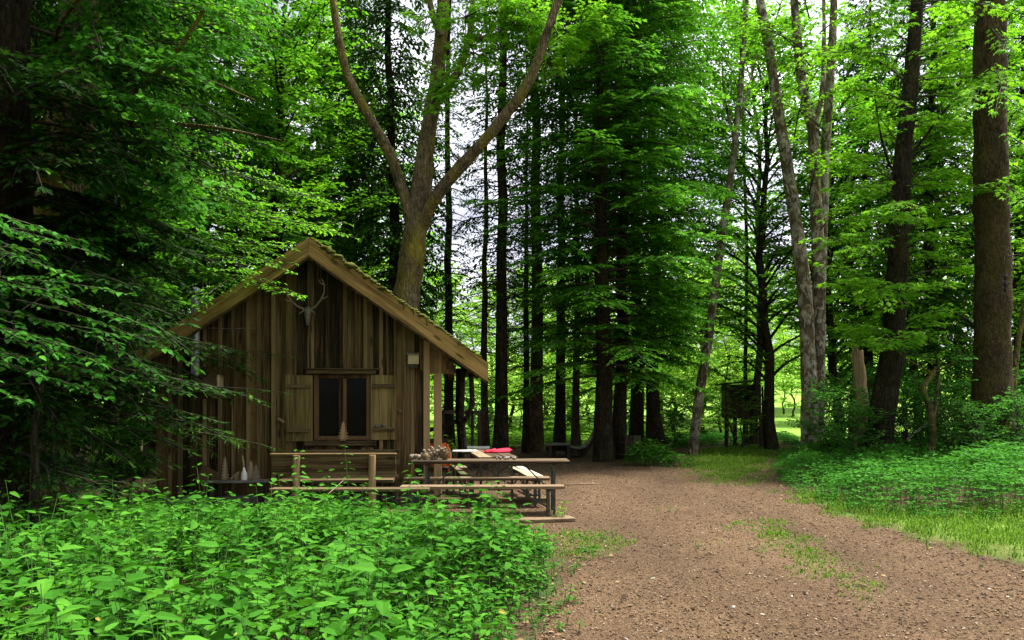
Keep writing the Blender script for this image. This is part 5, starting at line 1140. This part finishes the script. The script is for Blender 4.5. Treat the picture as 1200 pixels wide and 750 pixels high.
# hazel with larger lit leaves arching in from outside the frame
ZY = 7.6
t, b0 = tree_thing('hazel_bush', -190, ZY, 'hazel boughs with pale lit leaves arching in at the left edge', cat='bush')
tr = MB(); cr = MB()
for k in range(6):
    limb(tr, [b0+[rng.uniform(-.2, .2), rng.uniform(-.2, .2), -.1], b0+[rng.uniform(-.1, .3), rng.uniform(-.3, .3), 1.6], b0+[rng.uniform(.1, .6), rng.uniform(-.4, .5), 3.3]], .03, .012, 6)
for k, (px, py, Yq) in enumerate(((118, 300, 8.0), (150, 345, 8.3), (70, 275, 7.6), (125, 370, 8.0), (175, 402, 8.6), (60, 340, 7.5), (115, 418, 8.0), (150, 440, 8.4), (45, 440, 7.4), (20, 300, 7.2), (95, 455, 7.9), (165, 450, 8.5), (20, 395, 7.2), (85, 325, 7.8), (138, 402, 8.2), (30, 470, 7.3), (70, 405, 7.7))):
    p1 = P(px, py, Yq); s0 = P(px-rng.uniform(190, 270), py-rng.uniform(15, 60), Yq-.3)
    leafy(cr, cr, s0, p1, .07, .009, tl=.32, step=.11, ls=.07, L=.09, W=.062, tm=T_OVATE, var0=.3, subs=2, flat=.3, t0=.35, tipb=.2, droop=.4)
tr.build('stems', M['twig'], t, b0); cr.build('foliage', [M['lf_ivy'], M['twig']], t, b0)
t, b0 = tree_thing('dark_stem', 40, 8.6, 'thin shaded stem rising from the nettles at the left edge', cat='sapling')
tr = MB(); limb(tr, [B(38, 8.6, -.1), P(42, 560, 8.6), P(40, 500, 8.6), P(52, 430, 8.6)], .045, .03, 8); tr.build('stem', M['bark_dark'], t, b0)

# ------------------------------------------------------------------ ground plants
def stems(mb, a, b, r, var, mat):
    N = len(a); d = b-a; s = nrm(np.cross(d, UP+rng.normal(0, .2, (N, 3)))); q = nrm(np.cross(d, s)); off = [s, -.5*s+.87*q, -.5*s-.87*q]
    v = np.stack([a+o*r for o in off]+[b+o*r*.6 for o in off], 1).reshape(-1, 3); f = np.array([[0, 1, 4, 3], [1, 2, 5, 4], [2, 0, 3, 5]])
    mb.add(v, ((np.arange(N)*6)[:, None, None]+f[None]).reshape(-1, 4), np.full(3*N, var), mat)
def herb(mb, x, y, h, levels, lmin, lmax, tm, wr=.62, var0=.5, droop=(.05, .5), per=2, vj=.13):
    N = len(x); z = terrain(x, y); lean = rng.normal(0, .12, (N, 2)); a = np.stack([x, y, z], 1); top = a+np.stack([lean[:, 0]*h, lean[:, 1]*h, h], 1)
    stems(mb, a, top, .0035, .3, 1); pv = var0+rng.normal(0, vj, N); az0 = rng.uniform(0, 6.28, N)
    for l in range(levels):
        f = .28+.72*(l+1)/levels; s = math.sin(math.pi*min(1, .25+.72*(1-(l/levels))))
        size = (lmin+(lmax-lmin)*s)*(h/np.mean(h))**.4
        for k in range(per):
            az = az0+l*(math.pi/2 if per == 2 else .9)+k*2*math.pi/per+rng.normal(0, .25, N)
            p = a+(top-a)*f+rng.normal(0, .006, (N, 3)); dr = rng.uniform(*droop, N)
            d = np.stack([np.cos(az), np.sin(az), -dr*(1.2-.7*f)+.25*(f > .95)], 1); pet = size*rng.uniform(.25, .45)
            n = UP+rng.normal(0, .38, (N, 3)); L = size*rng.uniform(.75, 1.2, N)
            place(mb, p+nrm(d)*pet[:, None], d, n, L, L*wr, tm, pv+.22*(f-.6)+rng.normal(0, .07, N), 0)
NET = np.array([(-.2, 2.6), (-.1, 4.4), (.0, 5.3), (.2, 6.3), (.38, 7.4), (.4, 8.4), (.12, 9.2), (-.5, 9.7), (-1.3, 10.1), (-2.2, 10.6), (-3.2, 10.75), (-4.2, 11.3), (-5.4, 11.9), (-9, 11.5), (-9, 2.6)])
def scatter(poly, n, edge=.12):
    p = np.asarray(poly); x = rng.uniform(p[:, 0].min()-edge, p[:, 0].max()+edge, n); y = rng.uniform(p[:, 1].min(), p[:, 1].max(), n)
    sd = np.where(pip(x, y, p), 1, -1)*dist_poly(x, y, p)+edge*snoise(x, y, 2.2); k = sd > 0; return x[k], y[k], sd[k]
m, nt = newmat('green_stem'); finish(nt, (.07, .14, .03), .7); M['stemg'] = m
x, y, sd = scatter(NET, 12500)
k = (rng.random(len(x)) < np.where(x < -4.5, .55, 1)*np.clip(.78+.55*snoise(x, y, 1.3, 7), .12, 1)) & ~((y < 3.6) & (np.abs(x) < .5)); x, y, sd = x[k], y[k], sd[k]
hh = (.36+.15*snoise(x, y, .7)+.09*snoise(x, y, 2.1, 4)+rng.normal(0, .09, len(x)))*np.clip(.45+sd/.7, .45, 1)*np.clip(1.15-(y-7)*.03, .85, 1.15); hh = hh*np.where((y > 9.3) & (x < -2.9), .62, 1)*np.clip(1.0-(y-7.2)*.1, .68, 1)*np.where((x > -1.6) & (y > 8.0), .78, 1)
hh = np.clip(hh*rng.lognormal(0, .16, len(x)), .1, .85)
mb = MB(); kind = rng.random(len(x)); k1 = kind < .62; k2 = (kind >= .62) & (kind < .82); k3 = kind >= .82
herb(mb, x[k1], y[k1], hh[k1], 6, .026, .084, T_OVATE, .58, .5, droop=(.0, .8), vj=.22)
herb(mb, x[k2], y[k2], hh[k2]*1.12, 9, .022, .08, T_OVATE, .36, .6, droop=(-.1, .6), vj=.15)
herb(mb, x[k3], y[k3], hh[k3]*.7, 4, .025, .06, T_OVATE, .8, .42, droop=(-.1, .4), per=3, vj=.2)
q_ = rng.choice(len(x), 420); az = rng.uniform(0, 6.28, 420); zz = terrain(x[q_], y[q_])+hh[q_]*rng.uniform(.35, .95, 420)
place(mb, np.stack([x[q_], y[q_], zz], 1), np.stack([np.cos(az), np.sin(az), rng.uniform(-.9, .1, 420)], 1), UP+rng.normal(0, .5, (420, 3)), rng.uniform(.03, .08, 420), rng.uniform(.02, .045, 420), T_OVATE, rng.random(420), 2)
m, nt = newmat('yellowed_leaf'); finish(nt, ramp(nt, varattr(nt), [(0, (.14, .08, .025)), (.5, (.25, .22, .03)), (1, (.22, .3, .03))]), .8); M['yleaf'] = m
tag(mb.build('nettle_bed', [M['lf_nettle'], M['stemg'], M['yleaf']]), 'dense bright green nettle bed in front of the cabin', 'nettles', kind='stuff')
# taller single shoots standing out of the bed
for px, Y, h, lab in ((412, 10.1, 1.02, 'tall leafy shoot standing before the dark bench legs'), (352, 10.0, .98, 'tall leafy shoot rising before the left bench post'), (473, 10.0, .8, 'tall leafy shoot at the left end of the long brown bench'), (530, 9.7, .82, 'tall leafy shoot before the middle of the long brown bench'), (395, 9.9, .72, 'tall leafy shoot beside the slanting stick'), (500, 9.6, .7, 'tall leafy shoot between two taller ones at the bench')):
    p0 = B(px, Y); mb = MB(); herb(mb, np.array([p0[0]]), np.array([p0[1]]), np.array([h]), 8, .045, .1, T_OVATE, .58, .62); o = mb.build('nettle_shoot', [M['lf_nettle'], M['stemg']], origin=p0); tag(o, lab, 'nettle', 'tall nettle shoots')
# ground elder on the right bank
IVY = np.array([(8.6, 25.5), (7.4, 22), (6.2, 18.9), (5.45, 16), (4.95, 13.9), (4.75, 12.2), (4.95, 11.0), (5.7, 10.35), (7.2, 10.1), (9, 9.8), (14, 11), (20, 18), (20, 26)])
def sidepatch(poly, n, hm, name, label, cat, levels=3, l0=.035, l1=.075, per=4, mat='lf_ivy', var0=.45):
    x, y, sd = scatter(poly, n); hh = np.clip((hm+.5*hm*snoise(x, y, .8)+rng.normal(0, .05, len(x)))*np.clip(.2+sd/.9, .2, 1), .05, .7)
    mb = MB(); herb(mb, x, y, hh, levels, l0, l1, T_OVATE if len(x) < 4000 else T_DIAM, .62, var0, (.0, .4), per); return tag(mb.build(name, [M[mat], M['stemg']]), label, cat, kind='stuff')
sidepatch(IVY, 16000, .36, 'ground_elder', 'carpet of dark green ground elder under the trees right of the path', 'ground cover')
WB = [GP(*q) for q in [(800, 526), (850, 521), (905, 520), (940, 523), (935, 514), (880, 512), (800, 513), (720, 517), (720, 523)]]
sidepatch(WB, 3800, .25, 'woodland_herbs', 'low green herbs along the wood edge by the hide', 'ground cover', l0=.06, l1=.11, var0=.35)
BACK = [(-6, 24), (-2, 25.5), (1, 28), (3, 30.5), (8, 33), (8, 40), (-8, 40), (-10, 30)]
sidepatch(BACK, 5200, .35, 'forest_undergrowth', 'pale green undergrowth behind the trunks', 'undergrowth', l0=.1, l1=.18, var0=.5, mat='lf_far')
# leafy shrub beside the tub and small weeds
def weed(px, Y, rad, n, h, name, label, cat, mat='lf_ivy', l1=.09, levels=5, var0=.6):
    p0 = B(px, Y); a = rng.uniform(0, 6.28, n); r = rad*np.sqrt(rng.random(n)); x = p0[0]+r*np.cos(a)*1.25; y = p0[1]+r*np.sin(a)
    mb = MB(); herb(mb, x, y, np.clip(h*(1-.75*(r/rad)**2)+rng.normal(0, .04, n), .06, 2), levels, .04, l1, T_OVATE, .55, var0, per=2); o = mb.build(name, [M[mat], M['stemg']], origin=p0); return tag(o, label, cat)
weed(762, 20.2, .5, 120, .68, 'leafy_shrub', 'rounded leafy green shrub on the brown ground beside the wooden tub', 'shrub', 'lf_nettle', .12, 7, .7)
weed(790, 19.9, .45, 50, .32, 'leafy_shrub', 'low spreading leafy clump right of the rounded shrub', 'shrub', 'lf_nettle', .1, 4, .65)
weed(595, 10.9, .08, 7, .24, 'weed_tuft', 'small pale weed growing at the timber edge under the benches', 'weed', 'lf_nettle', .06, 3)
weed(656, 10.6, .07, 9, .26, 'weed_tuft', 'small yellowish weed tuft beside the table leg', 'weed', 'lf_beech', .05, 3)
weed(563, 10.6, .08, 8, .3, 'weed_tuft', 'small leafy weed before the long brown bench', 'weed', 'lf_nettle', .06, 3)
weed(688, 8.35, .08, 14, .09, 'weed_tuft', 'low bright weed on the chips right of the nettle bed', 'weed', 'lf_nettle', .035, 3)
weed(668, 6.2, .05, 9, .08, 'weed_tuft', 'tiny weed beside the nettle edge near the picture bottom', 'weed', 'lf_nettle', .03, 3)
mb = MB()
for px, py, n in ((640, 712, 14), (655, 690, 12), (690, 634, 12), (700, 655, 8), (720, 628, 8), (632, 738, 14), (625, 722, 10), (668, 668, 12), (780, 600, 5), (830, 640, 4)):
    g = GP(px, py); x = g[0]+rng.normal(0, .13, n); y = g[1]+rng.normal(0, .13, n); herb(mb, x, y, rng.uniform(.03, .1, n), 3, .02, .034, T_OVATE, .6, .55)
tag(mb.build('weeds', [M['lf_nettle'], M['stemg']]), 'tiny green weeds scattered over the litter at the nettle edge', 'weeds', kind='stuff')
# grass
def grass(polys, dens, name, label, h=.038):
    mb = MB(); XS = []; YS = []; HS = []
    for i, pl in enumerate(polys):
        pl = np.asarray(pl); lo = pl.min(0)-.6; hi = pl.max(0)+.6; area = np.prod(hi-lo); n = int(min(150000, area*dens))
        x = rng.uniform(lo[0], hi[0], n); y = rng.uniform(lo[1], hi[1], n); g = grassy(x, y)*np.clip(.6+.55*snoise(x, y, 2.6, 3), 0, 1); k = rng.random(n) < g*.9; XS.append(x[k]); YS.append(y[k])
    x = np.concatenate(XS); y = np.concatenate(YS); N = len(x); a = np.stack([x, y, terrain(x, y)+.008], 1); az = rng.uniform(0, 6.28, N); hh = h*rng.lognormal(0, .4, N)*np.where(x > 4.2, 1.15, .62)
    w = .0042*(1+y/14); s = np.stack([np.cos(az), np.sin(az), 0*az], 1)*w[:, None]; bend = np.stack([np.cos(az+1.5), np.sin(az+1.5), 0*az], 1)*(hh*rng.uniform(.2, .9, N))[:, None]
    mid = a+bend*.35+UP*(hh*.6)[:, None]; tip = a+bend+UP*hh[:, None]; v = np.stack([a-s, a+s, mid+s*.8, mid-s*.8, tip], 1).reshape(-1, 3)
    var = np.clip(rng.normal(.5, .22, N), 0, 1); k5 = (np.arange(N)*5)[:, None]
    mb.add(v, k5+np.array([[0, 1, 2, 3]]), var); mb.add(np.zeros((0, 3)), np.zeros((0, 4), int)) if False else None
    b = MB(); b.add(v, np.vstack([k5+np.array([[3, 2, 4]])]), var); mb.l.append(b.l[0]); mb.c.append(b.c[0]); mb.var.append(b.var[0]); mb.mi.append(b.mi[0]); mb.sm.append(b.sm[0])
    return tag(mb.build(name, M['lf_grass']), label, 'grass', kind='stuff')
grass(GRASS_POLYS, 5200, 'grass', 'short yellow green grass patches along and across the path')
# dead leaves and dark litter at the nettle edge and under the trees
N = 30000; y = 4.2+22*rng.random(N)**1.3; x = rng.uniform(-7, 9, N); pe = dist_poly(x, y, pp); k = ((pe < .5) | (y > 19) | pip(x, y, pp)) & (rng.random(N) < np.where(y > 19, .25, np.exp(-pe*6)*.5+.02)); x, y = x[k], y[k]; N = len(x)
m, nt = newmat('dead_leaf'); finish(nt, ramp(nt, varattr(nt), [(0, (.03, .018, .01)), (.5, (.12, .065, .03)), (1, (.3, .19, .09))]), .85); M['dead'] = m
a = rng.uniform(0, 6.28, N); mb = MB(); place(mb, np.stack([x, y, terrain(x, y)+.02], 1), np.stack([np.cos(a), np.sin(a), rng.normal(0, .15, N)], 1), UP+rng.normal(0, .3, (N, 3)), rng.uniform(.03, .075, N), rng.uniform(.02, .045, N), T_DIAM, rng.random(N))
N = 900; x = rng.uniform(-2, 9, N); y = 4.4+18*rng.random(N)**1.4; k = pip(x, y, pp); x, y = x[k], y[k]; N = len(x); a = rng.uniform(0, 6.28, N)
p0 = np.stack([x, y, terrain(x, y)+.022], 1); dl = np.stack([np.cos(a), np.sin(a), 0*a], 1)*rng.uniform(.03, .12, N)[:, None]; stems(mb, p0, p0+dl, .0028, .25, 0)
tag(mb.build('leaf_litter', M['dead']), 'dry brown fallen leaves along the edges of the path', 'fallen leaves', kind='stuff')

# ------------------------------------------------------------------ light, sky, camera
sc = bpy.context.scene
w = bpy.data.worlds.new('World'); sc.world = w; w.use_nodes = True; nt = w.node_tree; nt.nodes.clear()
sky = nd(nt, 'ShaderNodeTexSky', sky_type='NISHITA', sun_disc=False); EL, AZ = math.radians(67), math.radians(60)
sky.sun_elevation = EL; sky.sun_rotation = AZ; sky.air_density = 1.0; sky.dust_density = 3.0
hs = nd(nt, 'ShaderNodeHueSaturation'); hs.inputs['Saturation'].default_value = .04; nt.links.new(sky.outputs[0], hs.inputs['Color'])
bg = nd(nt, 'ShaderNodeBackground'); bg.inputs['Strength'].default_value = .11; tcw = nd(nt, 'ShaderNodeTexCoord'); cl = noise(nt, 5.5, tcw.outputs['Generated'], 5, .6)
cc = mixc(nt, 1.0, hs.outputs[0], ramp(nt, cl, [(.36, (.36, .37, .45)), (.62, (1.0, 1.0, 1.04))]), 'MULTIPLY'); nt.links.new(cc, bg.inputs['Color'])
o = nd(nt, 'ShaderNodeOutputWorld'); nt.links.new(bg.outputs[0], o.inputs[0])
ld = bpy.data.lights.new('sun', 'SUN'); ld.energy = 2.6; ld.angle = math.radians(12); ld.color = (1, .96, .88)
lo = bpy.data.objects.new('sun', ld); COL.objects.link(lo)
from mathutils import Vector
sd_ = Vector((math.sin(AZ)*math.cos(EL), math.cos(AZ)*math.cos(EL), math.sin(EL))); lo.rotation_euler = sd_.to_track_quat('Z', 'Y').to_euler(); lo.location = (0, 0, 30)
cd = bpy.data.cameras.new('camera'); cam = bpy.data.objects.new('camera', cd); COL.objects.link(cam)
cam.location = (0, 0, CH); cam.rotation_euler = (math.pi/2, 0, 0); cd.sensor_width = 36; cd.lens = 36*FPX/1200; cd.shift_y = (HY-375)/1200; cd.clip_end = 2000; cd.clip_start = .05
sc.camera = cam
sc.view_settings.view_transform = 'Standard'; sc.view_settings.look = 'None'; sc.view_settings.exposure = EXPO if 'EXPO' in globals() else 2.22; sc.view_settings.gamma = 1
sc.render.engine = 'CYCLES'; cy = sc.cycles; cy.max_bounces = 7; cy.diffuse_bounces = 4; cy.transmission_bounces = 4; cy.glossy_bounces = 2; cy.transparent_max_bounces = 4; cy.use_denoising = True; cy.caustics_reflective = False; cy.caustics_refractive = False
try: cy.denoiser = 'OPENIMAGEDENOISE'; cy.denoising_input_passes = 'RGB_ALBEDO_NORMAL'
except Exception: pass
